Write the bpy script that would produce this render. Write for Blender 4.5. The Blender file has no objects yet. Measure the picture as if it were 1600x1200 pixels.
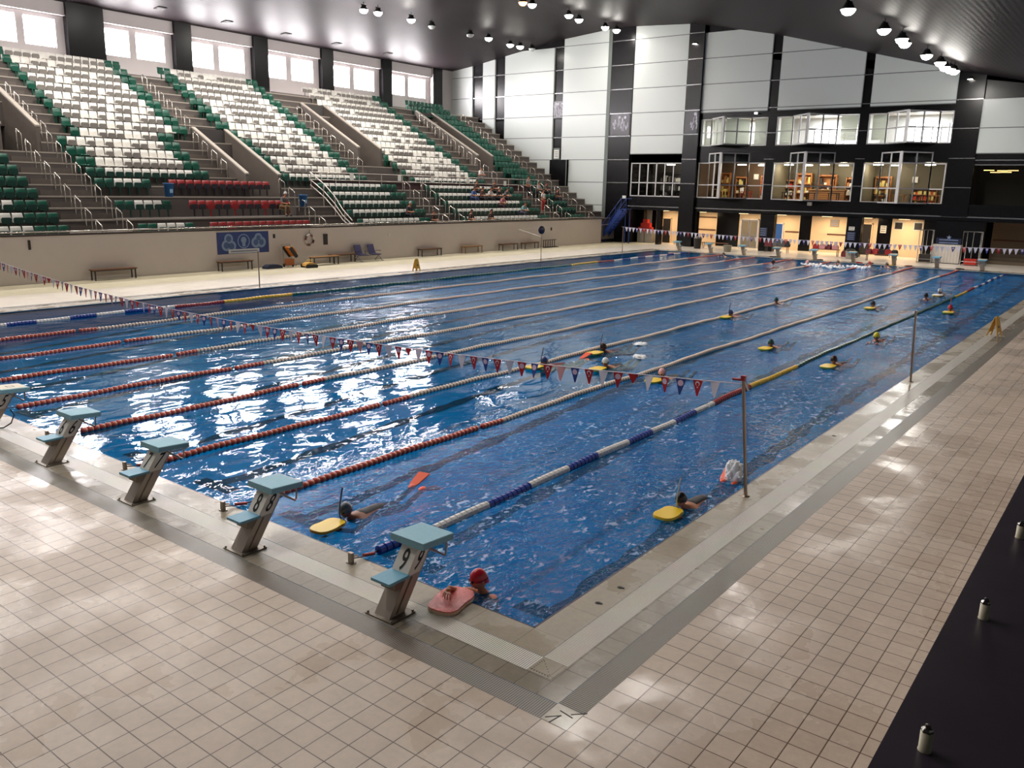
import bpy, bmesh, math, random
from mathutils import Vector, Matrix
random.seed(7)
S = bpy.context.scene
COL = S.collection

# ------------------------------------------------------------------ camera
CP = (4.349950, -6.184777, 4.252180)
YAW, PITCH, ROLL, FPX = -0.649426, -0.229714, 0.0209156, 1309.9554
def cam_axes():
    cy, sy, cp, sp = math.cos(YAW), math.sin(YAW), math.cos(PITCH), math.sin(PITCH)
    f = Vector((sy*cp, cy*cp, sp)); r = Vector((cy, -sy, 0)); u = r.cross(f)
    cr, sr = math.cos(ROLL), math.sin(ROLL)
    return cr*r+sr*u, -sr*r+cr*u, f
R_, U_, F_ = cam_axes()
cd = bpy.data.cameras.new('camera'); cam = bpy.data.objects.new('camera', cd); COL.objects.link(cam)
cam.matrix_world = Matrix(((R_.x, U_.x, -F_.x, CP[0]), (R_.y, U_.y, -F_.y, CP[1]), (R_.z, U_.z, -F_.z, CP[2]), (0, 0, 0, 1)))
cd.sensor_width = 36; cd.sensor_fit = 'HORIZONTAL'; cd.lens = FPX/1600*36; cd.clip_end = 400; cd.clip_start = .05
S.camera = cam
def px(x, y, z):
    d = Vector((x, y, z))-Vector(CP); w = d.dot(F_)
    return (800+FPX*d.dot(R_)/w, 600-FPX*d.dot(U_)/w) if w > .1 else (-9999, -9999)

# ------------------------------------------------------------------ world, exposure, light
S.view_settings.view_transform = 'Standard'; S.view_settings.look = 'None'
S.view_settings.exposure = 0.4; S.view_settings.gamma = 1.0; S.view_settings.use_curve_mapping = False
S.cycles.max_bounces = 7; S.cycles.diffuse_bounces = 3; S.cycles.glossy_bounces = 4; S.cycles.transparent_max_bounces = 12
S.cycles.transmission_bounces = 4; S.cycles.sample_clamp_indirect = 6; S.cycles.caustics_reflective = False; S.cycles.caustics_refractive = False
S.cycles.use_denoising = True
W = bpy.data.worlds.new('world'); S.world = W; W.use_nodes = True
W.node_tree.nodes['Background'].inputs[0].default_value = (.8, .85, 1, 1)
W.node_tree.nodes['Background'].inputs[1].default_value = .25

LAMP_W = 560.0          # one high-bay lamp
WINDOW_E = 46.0         # daylight panes above the stand
CX = [-51, -48, -39, -33.3, -31.5, -26, -19.7, -13.2, -7.5, -3.9, 4.5, 9.5]
CZ = [14.65, 15, 16.4, 16.9, 16.9, 16.6, 15.3, 13.6, 12.1, 11.3, 9.7, 8.9]
def ceil_z(x):
    for i in range(len(CX)-1):
        if x <= CX[i+1]: return CZ[i]+(CZ[i+1]-CZ[i])*(x-CX[i])/(CX[i+1]-CX[i])
    return CZ[-1]
ROWS = [(-40.4, [35.6, 36.8, 39.9, 48.6, 51.7, 52.9], [42.3, 46.5, 54.4], [2, 5, 8, 12, 15, 19, 22, 26, 29, 32]),
        (-32.1, [43.2, 47.5, 49.2, 52.7, 54.2], [42.3], [0, 3.5, 7, 11, 14, 18, 21, 25, 28, 32, 36, 39]),
        (-7.0, [30.8, 35.8, 38.5, 40.1, 44.3, 47.1, 49.5, 50.3, 50.9], [], [-3, 1, 4, 8, 12, 16, 20, 24, 27]),
        (-15.0, [], [], [-8, -2, 5])]  # extra unseen lamps added to brighten the near deck

# ------------------------------------------------------------------ materials
def lin(c):
    return tuple((v/12.92 if v <= .04045 else ((v+.055)/1.055)**2.4) for v in (x/255 for x in c))+(1,)
MATS = {}
class NT:
    def __init__(s, m): s.t = m.node_tree; s.n = s.t.nodes
    def new(s, kind, **kw):
        n = s.n.new(kind)
        for k, v in kw.items():
            if k.startswith('i_'):
                key = k[2:]; key = int(key) if key.isdigit() else key.replace('_', ' ')
                n.inputs[key].default_value = v
            else: setattr(n, k, v)
        return n
    def link(s, a, b): s.t.links.new(a, b)
def mat(name, rgb=(128, 128, 128), rough=.5, metal=0, spec=.5, emit=0, noise=0, nscale=6, bump=0, bscale=40, alpha=1, coat=0):
    if name in MATS: return MATS[name]
    m = bpy.data.materials.new(name); m.use_nodes = True; T = NT(m); b = T.n['Principled BSDF']
    c = lin(rgb)
    b.inputs['Base Color'].default_value = c; b.inputs['Roughness'].default_value = rough
    b.inputs['Metallic'].default_value = metal; b.inputs['Specular IOR Level'].default_value = spec
    b.inputs['Coat Weight'].default_value = coat
    if emit: b.inputs['Emission Color'].default_value = c; b.inputs['Emission Strength'].default_value = emit
    if noise:
        tc = T.new('ShaderNodeTexCoord'); no = T.new('ShaderNodeTexNoise', i_Scale=nscale, i_Detail=4.0)
        mx = T.new('ShaderNodeMix', data_type='RGBA')
        T.link(tc.outputs['Object'], no.inputs['Vector']); T.link(no.outputs['Fac'], mx.inputs[0])
        mx.inputs[6].default_value = tuple(v*(1-noise) for v in c[:3])+(1,); mx.inputs[7].default_value = tuple(min(1, v*(1+noise)) for v in c[:3])+(1,)
        T.link(mx.outputs[2], b.inputs['Base Color'])
    if bump:
        tc = T.new('ShaderNodeTexCoord'); no = T.new('ShaderNodeTexNoise', i_Scale=bscale, i_Detail=3.0)
        bp = T.new('ShaderNodeBump', i_Strength=bump, i_Distance=.02)
        T.link(tc.outputs['Object'], no.inputs['Vector']); T.link(no.outputs['Fac'], bp.inputs['Height']); T.link(bp.outputs[0], b.inputs['Normal'])
    MATS[name] = m; return m

# ------------------------------------------------------------------ mesh helpers
class MB:
    def __init__(s): s.v = []; s.f = []; s.m = []; s.sm = []
    def add(s, vs, fs, mi=0, smooth=False, M=None):
        o = len(s.v)
        s.v += [tuple(M @ Vector(v)) for v in vs] if M is not None else [tuple(v) for v in vs]
        s.f += [tuple(i+o for i in f) for f in fs]; s.m += [mi]*len(fs); s.sm += [smooth]*len(fs); return s
    def box(s, x0, x1, y0, y1, z0, z1, mi=0, M=None):
        vs = [(x0, y0, z0), (x1, y0, z0), (x1, y1, z0), (x0, y1, z0), (x0, y0, z1), (x1, y0, z1), (x1, y1, z1), (x0, y1, z1)]
        return s.add(vs, [(0, 3, 2, 1), (4, 5, 6, 7), (0, 1, 5, 4), (1, 2, 6, 5), (2, 3, 7, 6), (3, 0, 4, 7)], mi, False, M)
    def quad(s, a, b, c, d, mi=0): return s.add([a, b, c, d], [(0, 1, 2, 3)], mi)
    def prism(s, pts, axis, a, b, mi=0, M=None):
        # closed 2-D outline swept along an axis; pts are in the other two axes in xyz order
        n = len(pts)
        def mk(p, t): return (t, p[0], p[1]) if axis == 0 else ((p[0], t, p[1]) if axis == 1 else (p[0], p[1], t))
        vs = [mk(p, a) for p in pts]+[mk(p, b) for p in pts]
        fs = [tuple(range(n))[::-1], tuple(range(n, 2*n))]+[(i, (i+1) % n, n+(i+1) % n, n+i) for i in range(n)]
        return s.add(vs, fs, mi, False, M)
    def tube(s, pts, r, seg=8, mi=0, M=None, cap=True, smooth=True):
        pts = [Vector(p) for p in pts]; rs = r if isinstance(r, (list, tuple)) else [r]*len(pts)
        o = []; n = len(pts)
        for i, p in enumerate(pts):
            d = (pts[min(i+1, n-1)]-pts[max(i-1, 0)]).normalized()
            a = d.cross(Vector((0, 0, 1)) if abs(d.z) < .9 else Vector((1, 0, 0))).normalized(); b = d.cross(a)
            o += [p+rs[i]*(math.cos(2*math.pi*k/seg)*a+math.sin(2*math.pi*k/seg)*b) for k in range(seg)]
        fs = [(i*seg+k, i*seg+(k+1) % seg, (i+1)*seg+(k+1) % seg, (i+1)*seg+k) for i in range(n-1) for k in range(seg)]
        s.add(o, fs, mi, smooth, M)
        if cap: s.add(o[:seg], [tuple(range(seg))], mi, False, M); s.add(o[-seg:], [tuple(range(seg))[::-1]], mi, False, M)
        return s
    def lathe(s, prof, seg=16, mi=0, M=None, smooth=True):
        vs = [(r*math.cos(2*math.pi*k/seg), r*math.sin(2*math.pi*k/seg), z) for r, z in prof for k in range(seg)]
        fs = [(i*seg+k, i*seg+(k+1) % seg, (i+1)*seg+(k+1) % seg, (i+1)*seg+k) for i in range(len(prof)-1) for k in range(seg)]
        return s.add(vs, fs, mi, smooth, M)
    def ball(s, c, r, seg=14, rings=9, mi=0, M=None):
        rx, ry, rz = r if isinstance(r, (tuple, list)) else (r, r, r)
        vs = []; 
        for i in range(rings+1):
            t = math.pi*i/rings
            for k in range(seg):
                a = 2*math.pi*k/seg; vs.append((c[0]+rx*math.sin(t)*math.cos(a), c[1]+ry*math.sin(t)*math.sin(a), c[2]+rz*math.cos(t)))
        fs = [(i*seg+k, (i+1)*seg+k, (i+1)*seg+(k+1) % seg, i*seg+(k+1) % seg) for i in range(rings) for k in range(seg)]
        return s.add(vs, fs, mi, True, M)
    def mesh(s, name, mats):
        me = bpy.data.meshes.new(name); me.from_pydata(s.v, [], s.f)
        for m in (mats if isinstance(mats, (list, tuple)) else [mats]): me.materials.append(m)
        me.polygons.foreach_set('material_index', s.m); me.polygons.foreach_set('use_smooth', s.sm); me.update(); return me
    def build(s, name, mats, parent=None, loc=None):
        return link(name, s.mesh(name, mats), parent, loc)
def link(name, me, parent=None, loc=None):
    o = bpy.data.objects.new(name, me); COL.objects.link(o)
    if parent: o.parent = parent
    if loc is not None: o.location = loc
    return o
def thing(name, label, cat, loc=(0, 0, 0), rz=0, group=None):
    o = bpy.data.objects.new(name, None); COL.objects.link(o); o.empty_display_size = .1
    o.location = loc; o.rotation_euler = (0, 0, rz); return tag(o, label, cat, group)
def tag(o, label, cat, group=None, kind=None):
    o['label'] = label; o['category'] = cat
    if group: o['group'] = group
    if kind: o['kind'] = kind
    return o
def struct(o, label=None):
    o['kind'] = 'structure'
    if label: o['label'] = label
    return o
def copy_tree(o, parent=None):
    c = o.copy(); COL.objects.link(c)
    if parent: c.parent = parent
    for ch in list(o.children): copy_tree(ch, c)
    return c
def text_mesh(txt, size, mi_mat, name, thin=0.0, width=1.0):
    cu = bpy.data.curves.new('lettering', 'FONT'); cu.body = txt; cu.size = size; cu.extrude = .0015; cu.offset = thin; cu.align_x = 'CENTER'; cu.align_y = 'CENTER'
    o = bpy.data.objects.new('lettering', cu); COL.objects.link(o); o.scale = (width, 1, 1)
    dg = bpy.context.evaluated_depsgraph_get(); me = bpy.data.meshes.new_from_object(o.evaluated_get(dg)); me.name = name
    me.transform(Matrix.Diagonal((width, 1, 1, 1)))
    bpy.data.objects.remove(o); bpy.data.curves.remove(cu)
    me.materials.clear(); me.materials.append(mi_mat); return me
# ================================================================== STRUCTURE
def deck_material(name, a, b, grout, tx=.2433, ty=.245, ox=1.145, oy=-1.145, rough=(.16, .5), mortar=.006, dirt=.25):
    m = bpy.data.materials.new(name); m.use_nodes = True; T = NT(m); B = T.n['Principled BSDF']
    tc = T.new('ShaderNodeTexCoord'); mp = T.new('ShaderNodeMapping'); mp.inputs['Location'].default_value = (-ox+tx*400, -oy+ty*400, 0)
    br = T.new('ShaderNodeTexBrick', offset=0.0, squash=1.0); br.inputs['Scale'].default_value = 1
    br.inputs['Brick Width'].default_value = tx; br.inputs['Row Height'].default_value = ty
    br.inputs['Mortar Size'].default_value = mortar; br.inputs['Mortar Smooth'].default_value = .3; br.inputs['Bias'].default_value = 0
    br.inputs['Color1'].default_value = lin(a); br.inputs['Color2'].default_value = lin(b); br.inputs['Mortar'].default_value = lin(grout)
    T.link(tc.outputs['Object'], mp.inputs[0]); T.link(mp.outputs[0], br.inputs['Vector'])
    no = T.new('ShaderNodeTexNoise', i_Scale=1.1, i_Detail=6.0, i_Roughness=.65); T.link(tc.outputs['Object'], no.inputs['Vector'])
    n2 = T.new('ShaderNodeTexNoise', i_Scale=14.0, i_Detail=5.0, i_Roughness=.7); T.link(tc.outputs['Object'], n2.inputs['Vector'])
    r1 = T.new('ShaderNodeMapRange'); r1.inputs[1].default_value = .35; r1.inputs[2].default_value = .7; r1.inputs[3].default_value = 1-dirt; r1.inputs[4].default_value = 1.06
    T.link(no.outputs['Fac'], r1.inputs[0])
    r2 = T.new('ShaderNodeMapRange'); r2.inputs[1].default_value = .35; r2.inputs[2].default_value = .65; r2.inputs[3].default_value = 1-dirt*.45; r2.inputs[4].default_value = 1.04
    T.link(n2.outputs['Fac'], r2.inputs[0])
    mu = T.new('ShaderNodeMath', operation='MULTIPLY'); T.link(r1.outputs[0], mu.inputs[0]); T.link(r2.outputs[0], mu.inputs[1])
    vm = T.new('ShaderNodeVectorMath', operation='SCALE'); T.link(br.outputs['Color'], vm.inputs[0]); T.link(mu.outputs[0], vm.inputs['Scale'])
    T.link(vm.outputs[0], B.inputs['Base Color'])
    wn = T.new('ShaderNodeTexNoise', i_Scale=.55, i_Detail=5.0, i_Roughness=.6); T.link(tc.outputs['Object'], wn.inputs['Vector'])
    rr = T.new('ShaderNodeMapRange'); rr.inputs[1].default_value = .46; rr.inputs[2].default_value = .56; rr.inputs[3].default_value = rough[1]; rr.inputs[4].default_value = rough[0]
    T.link(wn.outputs['Fac'], rr.inputs[0]); T.link(rr.outputs[0], B.inputs['Roughness'])
    ad = T.new('ShaderNodeMath', operation='MULTIPLY_ADD'); ad.inputs[1].default_value = -1.0
    T.link(br.outputs['Fac'], ad.inputs[0])
    s3 = T.new('ShaderNodeMath', operation='MULTIPLY'); s3.inputs[1].default_value = .6; T.link(n2.outputs['Fac'], s3.inputs[0]); T.link(s3.outputs[0], ad.inputs[2])
    bp = T.new('ShaderNodeBump', i_Strength=.35, i_Distance=.004); T.link(ad.outputs[0], bp.inputs['Height']); T.link(bp.outputs[0], B.inputs['Normal'])
    return m
def grate_material(name, light, dark, along):
    m = bpy.data.materials.new(name); m.use_nodes = True; T = NT(m); B = T.n['Principled BSDF']
    tc = T.new('ShaderNodeTexCoord'); sp = T.new('ShaderNodeSeparateXYZ'); T.link(tc.outputs['Object'], sp.inputs[0])
    d = T.new('ShaderNodeMath', operation='MULTIPLY'); d.inputs[1].default_value = 1/.023; T.link(sp.outputs[along], d.inputs[0])
    fr = T.new('ShaderNodeMath', operation='FRACT'); T.link(d.outputs[0], fr.inputs[0])
    rp = T.new('ShaderNodeValToRGB'); e = rp.color_ramp.elements; e[0].position = .40; e[0].color = lin(dark); e[1].position = .46; e[1].color = lin(light)
    T.link(fr.outputs[0], rp.inputs[0])
    no = T.new('ShaderNodeTexNoise', i_Scale=2.5, i_Detail=5.0); T.link(tc.outputs['Object'], no.inputs['Vector'])
    mx = T.new('ShaderNodeMix', data_type='RGBA', blend_type='MULTIPLY'); mx.inputs[0].default_value = .25
    T.link(rp.outputs[0], mx.inputs[6]); T.link(no.outputs['Color'], mx.inputs[7]); T.link(mx.outputs[2], B.inputs['Base Color'])
    B.inputs['Roughness'].default_value = .35
    bp = T.new('ShaderNodeBump', i_Strength=.8, i_Distance=.01); T.link(rp.outputs[0], bp.inputs['Height']); T.link(bp.outputs[0], B.inputs['Normal'])
    return m
tileM = deck_material('beige_deck_tiles', (208, 190, 173), (198, 179, 162), (104, 87, 75), rough=(.2, .5), dirt=.14)
copeM = deck_material('coping_stone', (172, 161, 143), (165, 153, 134), (124, 112, 96), tx=.6, ty=.6, ox=0, oy=0, rough=(.18, .4), mortar=.004, dirt=.18)
stoneM = deck_material('grey_stone_tiles', (156, 146, 130), (147, 137, 121), (106, 97, 84), rough=(.15, .4), dirt=.22)
farM = deck_material('pale_sheen_deck_tiles', (238, 228, 214), (234, 224, 210), (214, 202, 186), tx=.3, ty=.3, ox=0, oy=0, rough=(.27, .27), mortar=.003, dirt=.03)  # window sheen on the wet left strip put into a paler tile colour
PX0, PX1, PY0, PY1 = -25.0, 0.0, 0.0, 50.0
def ring(mb, a, b, z, mi, x1cap=None):
    X0, X1, Y0, Y1 = PX0, PX1, PY0, PY1
    mb.quad((X0-b, Y0-b, z), (X1+b, Y0-b, z), (X1+a, Y0-a, z), (X0-a, Y0-a, z), mi)
    mb.quad((X1+b, Y0-b, z), (X1+b, Y1+b, z), (X1+a, Y1+a, z), (X1+a, Y0-a, z), mi)
    mb.quad((X1+b, Y1+b, z), (X0-b, Y1+b, z), (X0-a, Y1+a, z), (X1+a, Y1+a, z), mi)
    mb.quad((X0-b, Y1+b, z), (X0-b, Y0-b, z), (X0-a, Y0-a, z), (X0-a, Y1+a, z), mi)
fl = MB(); b = 1.145
ring(fl, 0, .37, 0, 1); ring(fl, .64, .89, 0, 2)
fl.quad((-29, -11, 0), (9.5, -11, 0), (9.5, -b, 0), (-29, -b, 0), 0)
fl.quad((b, -b, 0), (9.5, -b, 0), (9.5, 50+b, 0), (b, 50+b, 0), 0)
fl.quad((-29, 50+b, 0), (9.5, 50+b, 0), (9.5, 60.2, 0), (-29, 60.2, 0), 3)
fl.quad((-29, -b, 0), (-25-b, -b, 0), (-25-b, 50+b, 0), (-29, 50+b, 0), 3)
fl.quad((-34, -11, 0), (-29, -11, 0), (-29, 60.2, 0), (-34, 60.2, 0), 4)
creamM = deck_material('cream_deck_tiles', (206, 196, 168), (202, 192, 163), (184, 173, 148), tx=.3, ty=.3, ox=0, oy=0, rough=(.5, .6), mortar=.004, dirt=.1)
struct(fl.build('floor', [tileM, copeM, stoneM, farM, creamM]), 'tiled pool deck around the basin')
# grates (each side one grate, mitred at the corners; the slats run across the strip)
def grate(a, b, light, dark, nm, lbl):
    gx = grate_material(nm+'_x', light, dark, 0); gy = grate_material(nm+'_y', light, dark, 1)
    X0, X1, Y0, Y1 = PX0, PX1, PY0, PY1
    for side, co in (('starting end', [(X0-b, Y0-b), (X1+a, Y0-b), (X1+a, Y0-a), (X0-a, Y0-a)]), ('right-hand side', [(X1+a, Y0-a), (X1+b, Y0-a), (X1+b, Y1+b), (X1+a, Y1+a)]),
                     ('far end', [(X1+a, Y1+a), (X1+b, Y1+b), (X0-b, Y1+b), (X0-a, Y1+a)]), ('left-hand side', [(X0-b, Y1+b), (X0-b, Y0-b), (X0-a, Y0-a), (X0-a, Y1+a)])):
        g = MB(); g.prism(co, 2, -.04, -.002, 0)
        o = g.build('drain_grate', [gx if side in ('starting end', 'far end') else gy]); tag(o, lbl+' along the '+side+' of the pool', 'drain grate', 'overflow and deck grates')
grate(.37, .64, (238, 232, 220), (132, 122, 108), 'overflow_grate', 'pale comb overflow grate next to the coping')
grate(.89, 1.145, (148, 137, 121), (28, 23, 19), 'deck_grate', 'darker outer deck grate')
blk = mat('slot_black', (24, 20, 18), .6); metal = mat('brushed_steel', (150, 142, 132), .32, .9); steelD = mat('weathered_steel', (120, 112, 102), .38, .75, noise=.2, nscale=9)
# corner plates with slots
cp = MB(); cp.box(.372, .638, -.638, -.372, -.03, .002, 0)
for k in range(7):
    cp.box(.40+k*.03, .412+k*.03, -.615, -.605, .002, .0035, 1); cp.box(.40, .412, -.60+k*.03, -.592+k*.03, .002, .0035, 1)
for k in range(6): cp.box(.42+k*.032, .43+k*.032, -.435-k*.03, -.427-k*.03, .002, .0035, 1)
tag(cp.build('drain_plate', [copeM, blk]), 'pale square plate with dotted slots at the near corner of the overflow grate', 'drain plate')
cp = MB(); cp.box(.89, 1.145, -1.145, -.89, -.03, .002, 0)
for a_, c_, r_ in ((.93, -1.09, 0), (.96, -1.11, .5), (1.0, -1.0, -.8), (1.08, -.93, 0)):
    M = Matrix.Translation((a_+.03, c_+.03, 0)) @ Matrix.Rotation(r_*1.2+.8, 4, 'Z'); cp.box(-.07, .07, -.006, .006, .002, .0035, 1, M)
tag(cp.build('drain_plate', [copeM, blk]), 'square corner plate with long slanting slots where the dark deck grates meet', 'drain plate')
for (x, y, w) in ((.21, .85, 'nearest the pool corner'), (.21, 1.31, 'second from the pool corner'), (.17, 8.97, 'beyond the flag post')):
    h = MB(); h.lathe([(.0, .004), (.026, .004), (.03, .002), (.034, 0)], 14, 0); h.box(-.012, .05, -.012, .012, .001, .008, 0)
    tag(h.build('socket_cover', [blk], None, (x, y, 0)), 'small black socket cover in the coping, '+w, 'socket cover', 'socket covers in the right coping')

# ---- pool basin
def pool_z(y):
    K = [(0, -1.25), (3, -1.18), (8, -.95), (12, -.78), (18, -.62), (30, -.45), (50, -.28)]
    for i in range(len(K)-1):
        if y <= K[i+1][0]: return K[i][1]+(K[i+1][1]-K[i][1])*(y-K[i][0])/(K[i+1][0]-K[i][0])
    return K[-1][1]
poolM = deck_material('blue_pool_tiles', (0, 156, 212), (0, 148, 204), (6, 164, 218), tx=.25, ty=.25, ox=0, oy=0, rough=(.4, .4), mortar=.004, dirt=.1)
lineM = mat('dark_lane_marking', (3, 7, 22), .5)
pb = MB(); ys = [i*.25 for i in range(201)]
for i in range(200):
    pb.quad((-25, ys[i], pool_z(ys[i])), (0, ys[i], pool_z(ys[i])), (0, ys[i+1], pool_z(ys[i+1])), (-25, ys[i+1], pool_z(ys[i+1])), 0)
pb.quad((-25, 0, -2), (-25, 0, 0), (0, 0, 0), (0, 0, -2), 0); pb.quad((0, 0, -2), (0, 0, 0), (0, 50, 0), (0, 50, -2), 0)
pb.quad((0, 50, -2), (0, 50, 0), (-25, 50, 0), (-25, 50, -2), 0); pb.quad((-25, 50, -2), (-25, 50, 0), (-25, 0, 0), (-25, 0, -2), 0)
for k in range(10):
    xc = -1.25-2.5*k; yy = 2.0; pr = None
    for i in range(231):
        y = 2+i*.2
        a_ = .035*math.sin(y*3.1+k)+.03*math.sin(y*5.3+2*k)+.02*math.sin(y*9.7)
        b_ = .035*math.sin(y*3.4+k+1)+.03*math.sin(y*6.1+k)
        w = .14
        cur = ((xc-w+a_, y, pool_z(y)+.012), (xc+w+b_, y, pool_z(y)+.012))
        if pr: pb.quad(pr[0], pr[1], cur[1], cur[0], 1)
        pr = cur
    for y in (2.0, 47.8): pb.quad((xc-.52, y-.02, pool_z(y)+.014), (xc+.5, y+.03, pool_z(y)+.014), (xc+.5, y+.32, pool_z(y+.3)+.014), (xc-.5, y+.27, pool_z(y+.3)+.014), 1)
    for y, s in ((.012, 1), (49.988, -1)): pb.box(xc-.13, xc+.13, y-.004, y+.004, -1.1, -.1, 1); pb.box(xc-.4, xc+.4, y-.004, y+.004, -.55, -.3, 1)
struct(pb.build('floor', [poolM, lineM]), 'blue tiled pool basin with dark lane lines')
rim = MB(); t = .035
for (x0, x1, y0, y1) in ((-25, 0, 0, t), (-25, 0, 50-t, 50), (-t, 0, 0, 50), (-25, -25+t, 0, 50)): rim.box(x0, x1, y0, y1, -.10, -.012, 0)
struct(rim.build('trim_1', [mat('rim_navy', (16, 26, 52), .3)]), 'dark line of the pool rim')

# ---- water
wm = bpy.data.materials.new('pool_water'); wm.use_nodes = True; T = NT(wm); T.n.remove(T.n['Principled BSDF']); out = T.n['Material Output']
tc = T.new('ShaderNodeTexCoord'); sp = T.new('ShaderNodeSeparateXYZ'); T.link(tc.outputs['Object'], sp.inputs[0])
def ramp(v, a, b, lo, hi):
    r = T.new('ShaderNodeMapRange', interpolation_type='SMOOTHSTEP'); r.inputs[1].default_value = a; r.inputs[2].default_value = b; r.inputs[3].default_value = lo; r.inputs[4].default_value = hi
    T.link(v, r.inputs[0]); return r.outputs[0]
def mth(op, a, b):
    n = T.new('ShaderNodeMath', operation=op)
    for i, v in enumerate((a, b)):
        if isinstance(v, (int, float)): n.inputs[i].default_value = v
        else: T.link(v, n.inputs[i])
    return n.outputs[0]
# agitation: the two right-hand lanes and the far half are churned by swimmers, the left near part is calm
big = T.new('ShaderNodeTexNoise', i_Scale=.35, i_Detail=2.0); T.link(tc.outputs['Object'], big.inputs['Vector'])
agX = ramp(sp.outputs[0], -6.2, -3.2, 0.0, 1.0); agY = ramp(sp.outputs[1], 9.0, 24.0, 0.0, .95); agL = ramp(sp.outputs[0], -23.0, -18.0, .35, 1.0)
nearY = ramp(sp.outputs[1], 14.0, 26.0, 1.0, .12)
ag = mth('MULTIPLY', mth('MAXIMUM', agX, agY), agL)
ag = mth('MULTIPLY', ag, ramp(big.outputs['Fac'], .3, .6, .55, 1.15))
mp = T.new('ShaderNodeMapping'); mp.inputs['Rotation'].default_value = (0, 0, .5); mp.inputs['Scale'].default_value = (1, .62, 1); T.link(tc.outputs['Object'], mp.inputs[0])
w1 = T.new('ShaderNodeTexNoise', i_Scale=1.6, i_Detail=1.0, i_Distortion=.6); T.link(mp.outputs[0], w1.inputs['Vector'])
w2 = T.new('ShaderNodeTexNoise', i_Scale=5.5, i_Detail=3.0, i_Roughness=.55, i_Distortion=.9); T.link(mp.outputs[0], w2.inputs['Vector'])
w3 = T.new('ShaderNodeTexNoise', i_Scale=13.0, i_Detail=4.0, i_Roughness=.6, i_Distortion=.4); T.link(mp.outputs[0], w3.inputs['Vector'])
n = T.new('ShaderNodeMath', operation='MULTIPLY_ADD'); T.link(ag, n.inputs[0]); n.inputs[1].default_value = .05; n.inputs[2].default_value = .0040
k1 = T.new('ShaderNodeMath', operation='MULTIPLY_ADD'); T.link(ag, k1.inputs[0]); k1.inputs[1].default_value = .05; k1.inputs[2].default_value = .026
h = mth('ADD', mth('MULTIPLY', w1.outputs['Fac'], k1.outputs[0]), mth('MULTIPLY', w2.outputs['Fac'], mth('MULTIPLY', n.outputs[0], ramp(sp.outputs[1], 14.0, 28.0, 1.0, .45))))
h = mth('ADD', h, mth('MULTIPLY', w3.outputs['Fac'], mth('MULTIPLY', mth('MULTIPLY', nearY, ramp(ag, .2, .95, 0.0, 1.0)), .05)))
bp = T.new('ShaderNodeBump', i_Strength=1.0, i_Distance=1.0); T.link(h, bp.inputs['Height'])
fr = T.new('ShaderNodeFresnel', i_IOR=1.33); T.link(bp.outputs[0], fr.inputs['Normal'])
gl = T.new('ShaderNodeBsdfGlossy', i_Roughness=.03); T.link(bp.outputs[0], gl.inputs['Normal'])
tr = T.new('ShaderNodeBsdfTransparent'); tr.inputs[0].default_value = (.08, .76, .90, 1)
df = T.new('ShaderNodeBsdfDiffuse'); df.inputs[0].default_value = lin((160, 204, 236)); T.link(bp.outputs[0], df.inputs['Normal'])
fo = ramp(w3.outputs['Fac'], .52, .60, 0.0, 1.0); fo2 = ramp(w2.outputs['Fac'], .46, .60, 0.05, 1.0)
clus = T.new('ShaderNodeTexNoise', i_Scale=.9, i_Detail=3.0, i_Distortion=.8); T.link(tc.outputs['Object'], clus.inputs['Vector'])
foam_glint = mth('MULTIPLY', mth('MULTIPLY', fo, fo2), mth('MULTIPLY', mth('MULTIPLY', ag, ramp(clus.outputs['Fac'], .38, .58, .25, 1.0)), .9))  # pale specks paint glints as well as foam on the churned water
foam_glint = mth('ADD', foam_glint, mth('MULTIPLY', ag, .004))
sc_ = T.new('ShaderNodeBsdfDiffuse'); sc_.inputs[0].default_value = lin((0, 128, 208))   # light scattered back by the water body
m0 = T.new('ShaderNodeMixShader'); mf = T.new('ShaderNodeMath', operation='MULTIPLY_ADD'); T.link(ag, mf.inputs[0]); mf.inputs[1].default_value = .20; mf.inputs[2].default_value = .06; T.link(mf.outputs[0], m0.inputs[0]); T.link(tr.outputs[0], m0.inputs[1]); T.link(sc_.outputs[0], m0.inputs[2])
m1 = T.new('ShaderNodeMixShader'); T.link(foam_glint, m1.inputs[0]); T.link(m0.outputs[0], m1.inputs[1]); T.link(df.outputs[0], m1.inputs[2])
m2 = T.new('ShaderNodeMixShader'); T.link(mth('MULTIPLY', fr.outputs[0], ramp(ag, 0, 1, .9, .8)), m2.inputs[0]); T.link(m1.outputs[0], m2.inputs[1]); T.link(gl.outputs[0], m2.inputs[2]); T.link(m2.outputs[0], out.inputs[0])
wb = MB(); wb.quad((-25, 0, -.03), (0, 0, -.03), (0, 50, -.03), (-25, 50, -.03))
tag(wb.build('pool_water', [wm]), 'rippling blue water filling the swimming pool', 'water', kind='stuff')

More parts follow.
